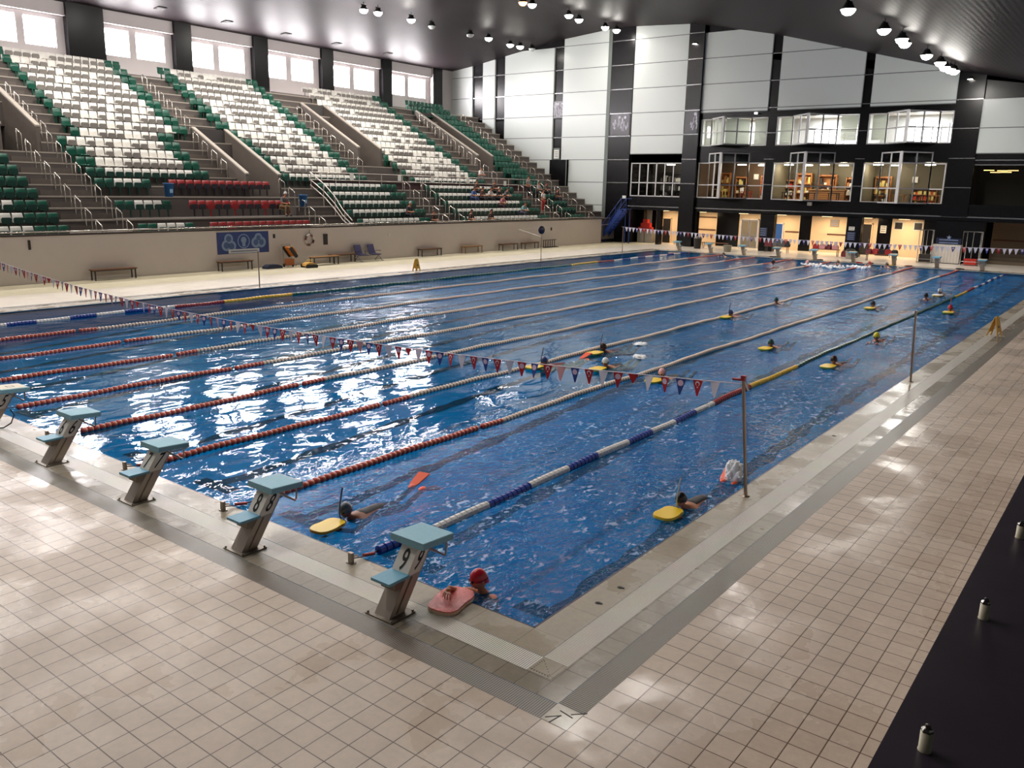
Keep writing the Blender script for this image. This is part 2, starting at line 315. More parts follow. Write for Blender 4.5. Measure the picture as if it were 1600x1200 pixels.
# ---- ceiling
cm = bpy.data.materials.new('dark_ceiling'); cm.use_nodes = True; T = NT(cm); B = T.n['Principled BSDF']
B.inputs['Base Color'].default_value = lin((52, 46, 48)); B.inputs['Roughness'].default_value = .5; B.inputs['Specular IOR Level'].default_value = .07
tc = T.new('ShaderNodeTexCoord'); wv = T.new('ShaderNodeTexWave', i_Scale=1.2, i_Distortion=1.5, i_Detail=1.0, bands_direction='X'); T.link(tc.outputs['Object'], wv.inputs['Vector'])
bp = T.new('ShaderNodeBump', i_Strength=.12, i_Distance=.04); T.link(wv.outputs['Fac'], bp.inputs['Height']); T.link(bp.outputs[0], B.inputs['Normal'])
ce = MB(); xs = []
for i in range(len(CX)-1): xs += [CX[i]+(CX[i+1]-CX[i])*j/3 for j in range(3)]
xs.append(CX[-1])
vs = [(x, y, ceil_z(x)) for x in xs for y in (-11, 60)]; ce.add(vs, [(2*i, 2*i+1, 2*i+3, 2*i+2) for i in range(len(xs)-1)], 0, True)
struct(ce.build('ceiling', [cm]), 'dark curved hall ceiling')

# ---- lamps
darkcase = mat('lamp_housing', (26, 26, 28), .5, .3); lampE = mat('lamp_glow', (255, 250, 240), .5, emit=38); lampO = mat('lamp_warm_glow', (255, 150, 90), .5, emit=9); lampOff = mat('lamp_glass_off', (190, 195, 195), .2)
def lampmesh(gm):
    b = MB(); b.box(-.03, .03, -.22, .22, .26, .34, 0); b.tube([(0, 0, .3), (0, 0, .5)], .02, 6, 0)
    b.lathe([(.0, .3), (.13, .3), (.17, .2), (.3, .02), (.31, 0)], 18, 0)
    g = MB(); g.lathe([(.0, -.22), (.12, -.2), (.22, -.13), (.28, -.03), (.29, .0), (.29, .015), (0, .016)], 18, 0)  # lower dome added so the glass shows the round glare in its shape
    return b.mesh('lamp_housing', [darkcase]), g.mesh('lamp_glass', [gm])
LM = {k: lampmesh(g) for k, g in (('on', lampE), ('off', lampOff), ('warm', lampO))}
def lamp(x, y, kind, label, group, light=True):
    z = ceil_z(x)-.5; t_ = thing('ceiling_lamp', label, 'lamp', (x, y, z), 0, group)
    link('lamp_housing', LM[kind][0], t_); link('lamp_glass', LM[kind][1], t_)
    if light:
        L = bpy.data.lights.new('lamp_light', 'SPOT'); L.energy = LAMP_W*(.42 if y > 48 else 1.0)*(.7 if x > -10 else 1); L.spot_size = math.radians(168); L.spot_blend = .7; L.shadow_soft_size = .28
        L.color = (1, .95, .89); o = bpy.data.objects.new('lamp_light', L); COL.objects.link(o); o.parent = t_; o.location = (0, 0, -.26)
        if int(y*10) % 3 != 1:   # extra fill added beside the lamp to brighten the upper walls
            L = bpy.data.lights.new('lamp_fill_light', 'POINT'); L.energy = LAMP_W*((.1 if y > 45 else .3) if x < -39 else .11); L.shadow_soft_size = .28; L.color = (1, .95, .89); o = bpy.data.objects.new('lamp_fill_light', L); COL.objects.link(o); o.parent = t_; o.location = (0, 0, -.27)
rown = ['left ceiling row above the stand', 'middle ceiling row', 'right ceiling row', 'added row over the near deck']
for ri, (x, on, off, hid) in enumerate(ROWS):
    allv = sorted([(y, 'on') for y in on]+[(y, 'off') for y in off])
    for i, (y, k) in enumerate(allv):
        oi = ['nearest', 'second', 'third', 'fourth', 'fifth', 'sixth', 'seventh', 'eighth', 'ninth'][i]
        if ri == 1 and k == 'off': k = 'warm'
        lab = {'on': 'white glowing round lamp', 'off': 'unlit round lamp', 'warm': 'dim orange glowing round lamp'}[k]
        lamp(x+.12*((i*7) % 3-1), y, k, lab+', '+oi+' visible one in the '+rown[ri], 'high-bay lamps in the '+rown[ri], k == 'on')
    for y in hid:   # the visible rows run on above the frame; the last row is added light
        L = bpy.data.lights.new('lamp_light', 'SPOT'); L.energy = LAMP_W*(1.35 if ri == 1 else (.7 if ri == 2 and y > 7 else 1.0)); L.spot_size = math.radians(168); L.spot_blend = .7; L.shadow_soft_size = .28; L.color = (1, .95, .89)
        o = bpy.data.objects.new('lamp_light', L); COL.objects.link(o); o.location = (x, y, ceil_z(x)-.55)
        if ri == 0: L = bpy.data.lights.new('lamp_fill_light', 'POINT'); L.energy = LAMP_W*.26; L.shadow_soft_size = .28; L.color = (1, .95, .89); o = bpy.data.objects.new('lamp_fill_light', L); COL.objects.link(o); o.location = (x, y, ceil_z(x)-.6)  # added fill that brightens the window wall and upper seats

# ---- shell walls
blackM = mat('black_cladding', (13, 12, 14), .25, spec=.28); whiteM = mat('white_glossy_panel', (206, 211, 208), .26, spec=.4); seamM = mat('panel_seam', (88, 90, 90), .4)
brightSeam = mat('steel_seam', (150, 150, 152), .25, .8); greyM = mat('grey_reveal', (92, 98, 94), .4); creamW = mat('cream_wall', (224, 196, 160), .6)
greyWall = mat('grey_plaster', (200, 190, 184), .42, noise=.04, nscale=2); conc = mat('concrete', (88, 80, 76), .7, noise=.22, nscale=1.6); concD = mat('dark_concrete', (66, 62, 60), .8, noise=.15, nscale=1.5)
w = MB(); w.box(9.4, 9.7, -11, 60, 0, 9.3, 0); struct(w.build('wall_right', [greyM]))
w = MB(); w.prism([(CX[i], CZ[i]) for i in range(len(CX))]+[(9.5, 0), (-51, 0)], 1, -11.3, -11, 0); struct(w.build('wall_near', [greyM]))
# low wall in front of the stand
w = MB(); w.box(-32.33, -32.2, -11, 53.6, 0, 1.93, 0); w.box(-32.37, -32.14, -11, 53.6, 1.93, 2.0, 1)
w.tube([(-32.2, -11, 2.09), (-32.2, 53.4, 2.09)], .035, 8, 2)
for i in range(26): w.tube([(-32.2, -10+i*2.5, 1.98), (-32.2, -10+i*2.5, 2.09)], .02, 6, 2)
struct(w.build('wall_left', [greyWall, mat('wall_coping', (62, 50, 46), .3), mat('bright_rail', (190, 184, 176), .18, .9)]), 'low grey wall in front of the stand with a rail on top')
# window wall above the stand
ww = MB(); bays = [(15.8, 20.6), (22.9, 27.75), (29.0, 34.05), (35.3, 40.4), (41.58, 47.0), (48.1, 53.3)]
surM = mat('white_window_surround', (238, 230, 230), .4)
prev = -11
for i, (a_, c_) in enumerate([(-4.6, 0.4), (2.2, 7.2), (9, 14)]+bays):
    ww.box(-51.3, -50.55, prev, a_, 0, ceil_z(-51)+.3, 0); prev = c_
ww.box(-51.3, -50.55, prev, 60, 0, ceil_z(-51)+.3, 1); ww.box(-51.3, -51.0, -11, 60, 0, 11.0, 1)
ww.box(-50.55, -50.5, 53.3, 54.5, 8, 14.8, 0)
struct(ww.build('wall_back', [blackM, mat('grey_white_wall', (170, 164, 162), .5)]), 'upper wall behind the stand with dark pillars')
paneM = mat('daylight_pane', (255, 250, 252), .3, emit=WINDOW_E)
for i, (a_, c_) in enumerate([(-4.6, 0.4), (2.2, 7.2), (9, 14)]+bays):
    L_ = c_-a_; s = a_+.05*L_; e = a_+.375*L_; s2 = a_+.475*L_; e2 = a_+.885*L_
    if i == 3: s, e, s2, e2 = 15.9, 17.8, 18.25, 20.08
    f = MB(); z0, z1, zt = 11.0, 14.75, 13.95
    x = -51.0
    f.box(x-.25, x, a_, c_, z0, 12.0, 0); f.box(x-.25, x, a_, c_, 13.64, zt, 0); f.box(x-.05, x+.22, a_, c_, zt, z1, 0)
    for (u, v) in ((a_, s), (e, s2), (e2, c_)): f.box(x-.25, x, u, v, 12.0, 13.64, 0)
    f.box(x, x+.1, a_, c_, 11.0, 11.12, 0); f.box(x, x+.3, a_, c_, zt-.06, zt, 0)
    for u, v in ((s, e), (s2, e2)):   # thin inner frame with handle
        f.box(x-.14, x-.1, u, u+.05, 12, 13.64, 0); f.box(x-.14, x-.1, v-.05, v, 12, 13.64, 0); f.box(x-.14, x-.1, u, v, 12, 12.05, 0); f.box(x-.14, x-.1, u, v, 13.59, 13.64, 0)
    fo_ = struct(f.build('window_%d' % (i+1), [surM]))
    for u, v in ((s, e), (s2, e2)):
        p = MB(); p.box(x-.2, x-.17, u, v, 12.0, 13.64, 0); p.build('pane', [paneM], fo_)

# ---- grandstand terraces
XR = lambda k: -33.62-.857*k
ZR = lambda k: 2.8+.5*k
TR = lambda k: 2.8+.5*k-.82          # tread height of row k
def terr(mb, y0, y1, k0, k1, mi=0, step=1, lip=True):
    k = k0
    while k <= k1:
        xf = XR(k)+.78; xf = min(xf, -32.34)
        mb.box(XR(k+step)+.78, xf, y0, y1, max(0, TR(k)-1.2), TR(k), mi)
        if lip: mb.box(xf-.05, xf+.012, y0, y1, TR(k)-.06, TR(k)+.004, 2)
        k += step
st = MB()
AIS = [(11.6, 14.2, -1, 7), (13.5, 15.3, 8, 17), (21.15, 22.65, 4, 8), (22.7, 24.7, 9, 17), (24.65, 27.4, -1, 3), (32.9, 34.1, 4, 17), (34.7, 36.8, -1, 3), (44.8, 46.7, 4, 17), (47.4, 49.4, -1, 3), (52.3, 56, -1, 17)]
VOM = [(11.6, 13.5, 8, 11), (22.7, 25.0, 4, 8), (34.1, 36.3, 8, 13), (46.7, 48.7, 8, 14)]
terr(st, -11, 11.6, -1, 17); terr(st, 15.3, 22.7, 9, 17); terr(st, 15.3, 21.15, 8, 8); terr(st, 14.2, 21.15, 4, 7)
terr(st, 14.2, 24.65, -1, 3, 0, 2)
terr(st, 25.0, 32.9, 4, 17); terr(st, 36.3, 44.8, 4, 17); terr(st, 48.7, 52.3, 4, 17)
terr(st, 27.4, 34.7, -1, 3); terr(st, 36.8, 47.4, -1, 3); terr(st, 49.4, 52.3, -1, 3)
terr(st, 24.7, 25.0, 9, 17); terr(st, 34.1, 36.3, 14, 17); terr(st, 34.1, 36.3, 4, 7); terr(st, 46.7, 48.7, 15, 17); terr(st, 46.7, 48.7, 4, 7)
terr(st, 11.6, 13.5, 12, 17)
for (y0, y1, k0, k1) in AIS:
    terr(st, y0, y1, k0, k1)
    for k in range(k0, k1): st.box(XR(k)-.05-.33, XR(k)-.05, y0+.1, y1-.1, TR(k), TR(k)+.25, 1)
st.box(-50.9, XR(17)-.05, -11, 56, 8, TR(17), 0)
# lower slab bands behind the front wall and dark walkway parapet below row 4
st.box(-32.4, -32.34, -11, 53.6, 0, 1.3, 0)
for (y0, y1, k0, k1) in VOM:
    za = TR(k0)-.6
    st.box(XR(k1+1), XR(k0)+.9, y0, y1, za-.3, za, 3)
    for yy in (y0-.02, y1-.16):
        xa, xb = XR(k0)+.75, XR(k1+1)+.1
        st.prism([(xa, za-.6), (xa, ZR(k0)-.12), (xb, ZR(k1+1)-.05), (xb, za-.6)], 1, yy, yy+.18, 1)
        st.prism([(xa+.02, ZR(k0)-.12), (xa+.02, ZR(k0)-.04), (xb, ZR(k1+1)+.03), (xb, ZR(k1+1)-.05)], 1, yy-.03, yy+.21, 2)
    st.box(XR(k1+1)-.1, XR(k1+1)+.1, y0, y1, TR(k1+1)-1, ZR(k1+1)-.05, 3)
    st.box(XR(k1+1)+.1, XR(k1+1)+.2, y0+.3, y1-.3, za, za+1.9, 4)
struct(st.build('floor', [conc, mat('stair_concrete', (100, 91, 84), .7, noise=.2, nscale=2), mat('pale_step_edge', (168, 158, 146), .6), concD, blk]), 'stepped concrete terraces of the stand')
# ================================================================== FAR WALL (front face at y = 56)
FY = 56.0
SEAMS = [3.0, 4.86, 6.7, 8.56, 10.33, 12.2, 14.05, 15.9]
fw = MB()
fw.prism([(x, z+.3) for x, z in zip(CX, CZ)]+[(9.5, 7.3), (-51, 7.3)], 1, 60.0, 60.2, 0)
fw.box(-51, -31.1, 56.3, 60.2, 0, 7.4, 0)
def wallpart(x0, x1, z0, z1, mi=0, y0=FY+.02, y1=FY+.3):
    if z1 is None:
        n = 5; top = [(x1-(x1-x0)*i/n, ceil_z(x1-(x1-x0)*i/n)+.2) for i in range(n+1)]
        fw.prism([(x0, z0), (x1, z0)]+top, 1, y0, y1, mi)
    else: fw.box(x0, x1, y0, y1, z0, z1, mi)
# black cladding: everything above the windows, then the bands and piers between them
wallpart(-51, 9.5, 10.1, None, 0, FY+.1, FY+.3)
wallpart(-51, -31.1, 0, 10.2, 0, FY+.1)
WX = [(-25.1, -19.9), (-19.17, -13.44), (-12.77, -7.55)]
wallpart(-31.1, -25.1, 6.46, 10.1, 0); wallpart(-26.5, -25.1, 3.0, 6.46, 0)
for a_, c_ in ((-19.9, -19.17), (-13.44, -12.77), (-7.55, -6.1)): wallpart(a_, c_, 3.0, 10.1, 0)
for a_, c_ in WX:
    wallpart(a_, c_, 9.68, 10.1, 0); wallpart(a_, c_, 6.46, 7.68, 0)
wallpart(-6.1, 9.5, 6.32, 10.1, 0)
wallpart(-31.1, 9.5, 2.72, 3.8, 0, FY, FY+.35)
wallpart(-51, -31.1, 0, 3.8, 0, FY, FY+.35)
# pilasters standing proud of the panels
wallpart(-26.45, -25.2, 0, None, 0, FY-.3, FY+.1)
wallpart(-33.3, -31.25, 0, None, 0, FY-.12, FY+.1)
wallpart(-33.62, -33.3, 1.9, None, 2, FY-.15, FY+.1)
wallpart(-7.5, -5.95, 3.0, None, 0, FY-.12, FY+.1)
wallpart(-39.0, -37.2, 1.9, 6.7, 0, FY-.35, FY+.1); wallpart(-37.3, -37.2, 1.9, 6.7, 2, FY-.36, FY+.1)
struct(fw.build('wall_far', [blackM, whiteM, greyM]), 'black far wall of the hall')
# white panels, one mesh per bay, with dark seams
def panel(x0, x1, z0, nm, side=False):
    p = MB(); cuts = [z0]+[s for s in SEAMS if s > z0+.2]
    for i, z in enumerate(cuts):
        if ceil_z((x0+x1)/2) < z+.1: break
        nz = cuts[i+1]-.025 if i+1 < len(cuts) else 99
        n = 4; top = [(x1-(x1-x0)*j/n, min(nz, ceil_z(x1-(x1-x0)*j/n)+.1)) for j in range(n+1)]
        if max(t_[1] for t_ in top) <= z+.03: break
        p.prism([(x0, z+.025), (x1, z+.025)]+[(a_, max(b_, z+.03)) for a_, b_ in top], 1, FY-.08, FY+.12, 0)
        p.box(x0, x1, FY-.05, FY+.12, z-.03, z+.03, 1)
    struct(p.build('wall_far_panel', [whiteM, seamM]), nm)
for x0, x1, z0, nm in ((-51, -48.1, 4, 'tall white panel in the corner'), (-46.85, -45.45, 4, 'narrow white panel'), (-44.3, -39.0, 3, 'tall white panel behind the stand'),
                       (-38.0, -33.62, 1.9, 'tall white panel down to the low wall'), (-31.2, -26.45, 7.14, 'white panel above the first window'), (-25.2, -19.95, 10.12, 'white panel above the upper windows'),
                       (-19.22, -13.4, 10.12, 'white panel above the upper windows'), (-12.78, -7.52, 10.12, 'white panel above the upper windows'), (-5.95, 9.4, 7.0, 'wide white panel at the right')):
    panel(x0, x1, z0, nm)
tm = MB()
for x0, x1 in ((-48.1, -46.85), (-45.45, -44.3), (-39, -38.0), (-33.3, -31.25), (-26.45, -25.2), (-19.95, -19.22), (-13.4, -12.78), (-7.5, -5.95)):
    for z in SEAMS[1:]:
        if z < ceil_z(x0)-.3: tm.box(x0, x1, FY-.33 if x0 == -26.45 else (FY-.14 if x1-x0 > 1.4 else FY+.0), FY+.1, z-.025, z+.025, 0)
tm.box(-33.3, 9.4, FY-.04, FY+.02, 2.96, 3.04, 0); tm.box(-5.95, 9.4, FY-.05, FY, 6.55, 6.62, 0)
struct(tm.build('trim_2', [brightSeam]), 'steel seams across the black cladding')
# posters and notice hung on the dark pilasters
photoM = mat('poster_dark', (34, 30, 38), .25); pale = mat('poster_pale_figures', (196, 192, 208), .4); paper = mat('paper', (222, 220, 212), .6); ink = mat('ink_grey', (120, 118, 116), .6)
def poster(x0, x1, z0, z1, y, figs, lab):
    b_ = MB(); b_.box(x0, x1, y-.03, y, z0, z1, 0)
    rr = random.Random(int(x0*10)); yy = y-.036
    for (fx_, fz, s) in figs:   # blurred pale swimmers: a head, a leaning trunk and trailing limbs
        lean_ = rr.uniform(-.12, .12)
        for q in range(11):   # thin pale strokes
            u = rr.uniform(-.2, .2); v = rr.uniform(-.15, .6); h_ = rr.uniform(.12, .34); w_ = rr.uniform(.02, .05); sl = rr.uniform(-.09, .09)
            b_.prism([(fx_+s*(u-w_), fz+s*v), (fx_+s*(u+w_), fz+s*v), (fx_+s*(u+w_*.6+sl), fz+s*(v+h_)), (fx_+s*(u-w_*.5+sl), fz+s*(v+h_))], 1, yy, yy+.006, 1)
        b_.prism([(fx_+s*(.09*math.cos(t)+lean_), fz+s*(.84+.1*math.sin(t))) for t in (0, .9, 1.7, 2.6, 3.6, 4.6, 5.4)], 1, yy, yy+.006, 1)
    tag(b_.build('poster', [photoM, pale]), lab, 'poster')
poster(-38.95, -38.05, 10.15, 11.55, FY+.0, [(-38.75, 10.5, 1.0), (-38.45, 10.4, 1.1), (-38.2, 10.5, 1.0)], 'tall dark poster with three pale standing figures on the narrow black strip')
poster(-33.1, -31.35, 8.62, 10.3, FY-.13, [(-32.75, 9.2, .7), (-32.2, 9.1, 1.1), (-31.8, 9.0, 1.2)], 'dark poster with pale figures on the wide black strip between white panels')
poster(-26.35, -25.3, 8.62, 10.3, FY-.31, [(-25.6, 8.95, 1.3)], 'dark poster with one pale standing figure on the projecting black pilaster')
nb = MB(); nb.box(-38.85, -38.2, FY-.03, FY+.06, 6.75, 7.7, 0); nb.box(-38.78, -38.27, FY-.04, FY, 6.82, 7.55, 1)
for k in range(4): nb.box(-38.7, -38.35, FY-.045, FY, 6.95+k*.14, 7.0+k*.14, 2)
tag(nb.build('notice_board', [greyM, paper, ink]), 'small framed notice on the narrow black strip above the dark doorway block', 'notice')

# ---- windows, prow-shaped bays
frameW = mat('white_window_frame', (206, 204, 204), .35); frameG = mat('grey_window_frame', (120, 118, 122), .35)
gm = bpy.data.materials.new('window_glass'); gm.use_nodes = True; T = NT(gm); T.n.remove(T.n['Principled BSDF'])
fr = T.new('ShaderNodeFresnel', i_IOR=1.35); gl = T.new('ShaderNodeBsdfGlossy', i_Roughness=.02); tr = T.new('ShaderNodeBsdfTransparent'); tr.inputs[0].default_value = (.9, .93, .93, 1)
mx = T.new('ShaderNodeMixShader'); T.link(fr.outputs[0], mx.inputs[0]); T.link(tr.outputs[0], mx.inputs[1]); T.link(gl.outputs[0], mx.inputs[2]); T.link(mx.outputs[0], T.n['Material Output'].inputs[0])
def bar(mb, p, q, z0, z1, w=.07, mi=0):
    d = Vector((q[0]-p[0], q[1]-p[1], 0)); L_ = d.length; a_ = math.atan2(d.y, d.x)
    mb.box(0, L_, -w/2, w/2, z0, z1, mi, Matrix.Translation((p[0], p[1], 0)) @ Matrix.Rotation(a_, 4, 'Z'))
def frame_run(mb, gb, p, q, z0, z1, ncol, zs, w=.075, mi=0, ends=True):
    P, Q = Vector(p), Vector(q)
    for z in [z0, z1-w]+list(zs): bar(mb, p, q, z, z+w, .07, mi)
    for i in range(ncol+1):
        c = P+(Q-P)*i/ncol; mb.box(c.x-w/2, c.x+w/2, c.y-.035, c.y+.035, z0, z1, mi)
    gb.quad((p[0], p[1]+.01, z0), (q[0], q[1]+.01, z0), (q[0], q[1]+.01, z1), (p[0], p[1]+.01, z1), 0)
wi = 10
def bay(x0, x1, z0, z1, xa, xb, dep, ztop, mats, zbar, nside, nfac, lab):
    global wi
    xm = (xa+xb)/2; f = MB(); g = MB(); y = FY+.05
    frame_run(f, g, (x0, y), (xa, y), z0, z1, nside[0], zbar); frame_run(f, g, (xb, y), (x1, y), z0, z1, nside[1], zbar)
    zb = list(zbar)+([z1-.06] if ztop > z1+.1 else [])
    frame_run(f, g, (xa, y), (xm, FY-dep), z0, ztop, nfac, zb, .085); frame_run(f, g, (xm, FY-dep), (xb, y), z0, ztop, nfac, zb, .085, 1)
    f.box(xm-.09, xm+.09, FY-dep-.09, FY-dep+.09, z0, ztop, 0)
    s_ = MB(); s_.prism([(xa, FY+.1), (xm, FY-dep+.02), (xb, FY+.1)], 2, ztop, ztop+.05, 0); s_.prism([(xa, FY+.1), (xm, FY-dep+.02), (xb, FY+.1)], 2, z0-.06, z0, 0)
    o = struct(f.build('window_%d' % wi, mats), lab); wi += 1
    s_.build('bay_slab', [blackM], o); g.build('glass', [gm], o)
bay(-25.1, -19.9, 7.7, 9.66, -24.26, -21.1, 1.45, 9.72, [frameW, frameG], [8.62], (1, 1), 2, 'upper prow window with pale blinds')
bay(-19.15, -13.44, 7.66, 9.66, -18.0, -14.86, 1.45, 9.72, [frameW, frameG], [8.62], (1, 1), 2, 'upper prow window, brightly lit')
bay(-12.76, -7.55, 7.66, 9.66, -11.58, -8.36, 1.45, 9.72, [frameW, frameG], [8.62], (1, 1), 2, 'upper prow window, brightly lit at the right')
bay(-25.1, -19.85, 3.8, 6.46, -24.27, -21.08, 1.45, 7.15, [frameW, frameG], [4.75], (1, 1), 2, 'lower prow window of a shop')
bay(-19.13, -13.46, 3.78, 6.42, -17.95, -14.81, 1.45, 7.15, [frameW, frameG], [4.75], (1, 1), 2, 'lower prow window of a cafe')
bay(-12.76, -7.63, 3.76, 6.4, -11.66, -8.5, 1.45, 7.12, [frameW, frameG], [4.7], (1, 1), 2, 'lower prow window of a dining room')
f = MB(); g = MB(); frame_run(f, g, (-31.05, FY+.05), (-26.5, FY+.05), 3.8, 6.45, 6, [4.85]); o = struct(f.build('window_%d' % wi, [frameW]), 'flat window of twelve panes'); g.build('glass', [gm], o); wi += 1
f = MB(); g = MB(); frame_run(f, g, (-6.05, FY+.05), (9.3, FY+.05), 3.72, 6.32, 4, [], .05); f.box(-6.1, -5.98, FY-.02, FY+.05, 3.7, 4.9, 0); o = struct(f.build('window_%d' % wi, [frameG]), 'wide dark window at the right'); g.build('glass', [gm], o); wi += 1
for (x0, x1) in ((-31.1, -26.45),):
    b_ = MB(); b_.box(x0, x1, FY+.02, FY+.3, 6.46, 7.1, 0); struct(b_.build('trim_3', [blackM]))

# rooms behind the windows
warmWall = mat('room_wall_olive', (92, 84, 66), .7); warmD = mat('room_wall_brown', (88, 66, 46), .7); whiteR = mat('room_wall_white', (200, 200, 196), .6); fl_ = mat('room_floor', (120, 96, 70), .6)
def room(x0, x1, z0, z1, wm_, ym=59.8):
    r = MB(); r.box(x0, x1, ym, ym+.1, z0, z1, 0); r.box(x0-.05, x0, FY+.32, ym, z0, z1, 0); r.box(x1, x1+.05, FY+.32, ym, z0, z1, 0)
    r.box(x0, x1, FY+.3, ym, z0-.1, z0, 1); r.box(x0, x1, FY+.3, ym, z1, z1+.1, 2)
    struct(r.build('wall_room', [wm_, fl_, whiteR if wm_ is whiteR else warmWall]))
room(-31.2, -26.3, 3.6, 6.6, mat('room_wall_dim', (84, 78, 70), .7)); room(-25.3, -19.7, 3.6, 6.6, warmD); room(-19.3, -13.3, 3.6, 6.6, warmWall); room(-12.9, -7.5, 3.6, 6.6, warmWall); room(-6.2, 9.3, 3.5, 6.6, mat('room_wall_dark', (40, 34, 26), .6))
room(-25.3, -19.7, 7.5, 9.8, whiteR); room(-19.3, -13.3, 7.5, 9.8, whiteR); room(-12.9, -7.5, 7.5, 9.8, whiteR)
roomL = mat('room_lamp_glow', (255, 246, 224), .5, emit=16); 
def roomlamp(x, y, z, r, lab, e=60, c=(1, .86, .66)):
    b_ = MB(); b_.lathe([(0, .06), (r, .06), (r*1.05, 0), (0, -.02)], 16, 0); o = b_.build('ceiling_lamp', [roomL], None, (x, y, z)); tag(o, lab, 'lamp', 'round ceiling lamps seen through the lower windows')
    L = bpy.data.lights.new('lamp_light', 'POINT'); L.energy = e*.8; L.shadow_soft_size = .25; L.color = c; l = bpy.data.objects.new('lamp_light', L); COL.objects.link(l); l.parent = o; l.location = (0, 0, -.2)
for x, y, lab, e in ((-28.3, 57.6, 'single round lamp behind the twelve-pane window', 26), (-22.2, 57.5, 'round lamp inside the shop window, left of three', 60), (-21.0, 58.6, 'round lamp inside the shop window, middle of three', 60), (-20.4, 57.4, 'round lamp inside the shop window, right of three', 60),
                  (-18.6, 57.6, 'leftmost round lamp inside the cafe window', 60), (-17.4, 58.3, 'second round lamp from the left inside the cafe window', 60), (-15.9, 57.4, 'third round lamp from the left inside the cafe window', 60), (-14.9, 58.6, 'rightmost round lamp inside the cafe window', 60),
                  (-12.2, 57.4, 'left round lamp inside the dining room window', 60), (-11.4, 58.6, 'middle round lamp inside the dining room window', 50), (-8.9, 57.6, 'right round lamp inside the dining room window', 50)):
    roomlamp(x, y, 6.32, .32, lab, e)
# upper rooms: daylight falls in through windows on their far side
dayM = mat('daylight_window_far', (255, 253, 250), .3, emit=6); 
for x0, x1, z0, z1, lab in ((-17.6, -14.3, 7.75, 9.05, 'bright window on the far side of the upper middle room'), (-10.6, -8.9, 7.7, 9.1, 'bright window on the far side of the upper right room'), (-8.4, -7.7, 7.6, 9.2, 'bright strip window in the upper right room')):
    d_ = MB(); d_.box(x0, x1, 59.66, 59.72, z0, z1, 0); f_ = MB()
    for i in range(4): xx = x0+(x1-x0)*i/3; f_.box(xx-.04, xx+.04, 59.6, 59.66, z0, z1, 0)
    f_.box(x0, x1, 59.6, 59.66, z1-.3, z1-.24, 0)
    o = struct(f_.build('window_%d' % wi, [frameG]), lab); wi += 1; d_.build('pane', [dayM], o)
for x in (-22.5, -16.3, -10.1):
    L = bpy.data.lights.new('room_light', 'AREA'); L.energy = 260; L.size = 2; L.color = (.95, .97, 1); o = bpy.data.objects.new('room_light', L); COL.objects.link(o); o.location = (x, 58, 9.72)
blindM = mat('pale_blind', (240, 240, 232), .7)
bn_ = blindM.node_tree; pr_ = bn_.nodes['Principled BSDF']; tl_ = bn_.nodes.new('ShaderNodeBsdfTranslucent'); tl_.inputs[0].default_value = lin((236, 238, 228)); mx_ = bn_.nodes.new('ShaderNodeMixShader'); mx_.inputs[0].default_value = .5
bn_.links.new(pr_.outputs[0], mx_.inputs[1]); bn_.links.new(tl_.outputs[0], mx_.inputs[2]); bn_.links.new(mx_.outputs[0], bn_.nodes['Material Output'].inputs[0])
def blind(pts, z0, z1, lab):
    b_ = MB(); P, Q = pts; n = 16
    for i in range(n): bar(b_, P, Q, z0+(z1-z0)*i/n, z0+(z1-z0)*(i+.97)/n, .02, 0)
    tag(b_.build('roller_blind', [blindM]), lab, 'blind')
blind(((-24.95, 56.35), (-24.3, 56.35)), 7.75, 9.6, 'pale blind in the left flat pane of the leftmost upper window')
blind(((-24.1, 56.2), (-22.7, 54.9)), 7.75, 9.6, 'pale blind in the left facet of the leftmost upper prow window'); blind(((-22.6, 54.9), (-21.3, 56.2)), 7.75, 9.6, 'grey blind in the right facet of the leftmost upper prow window')
blind(((-20.95, 56.35), (-20.05, 56.35)), 7.75, 9.6, 'pale blind in the right flat pane of the leftmost upper window')
blind(((-19.0, 56.35), (-18.15, 56.35)), 7.75, 9.6, 'pale blind in the left flat pane of the middle upper window'); blind(((-14.7, 56.35), (-13.6, 56.35)), 7.95, 9.6, 'pale blind in the right flat pane of the middle upper window')
blind(((-12.6, 56.35), (-11.7, 56.35)), 7.95, 9.6, 'pale blind in the left flat pane of the rightmost upper window')
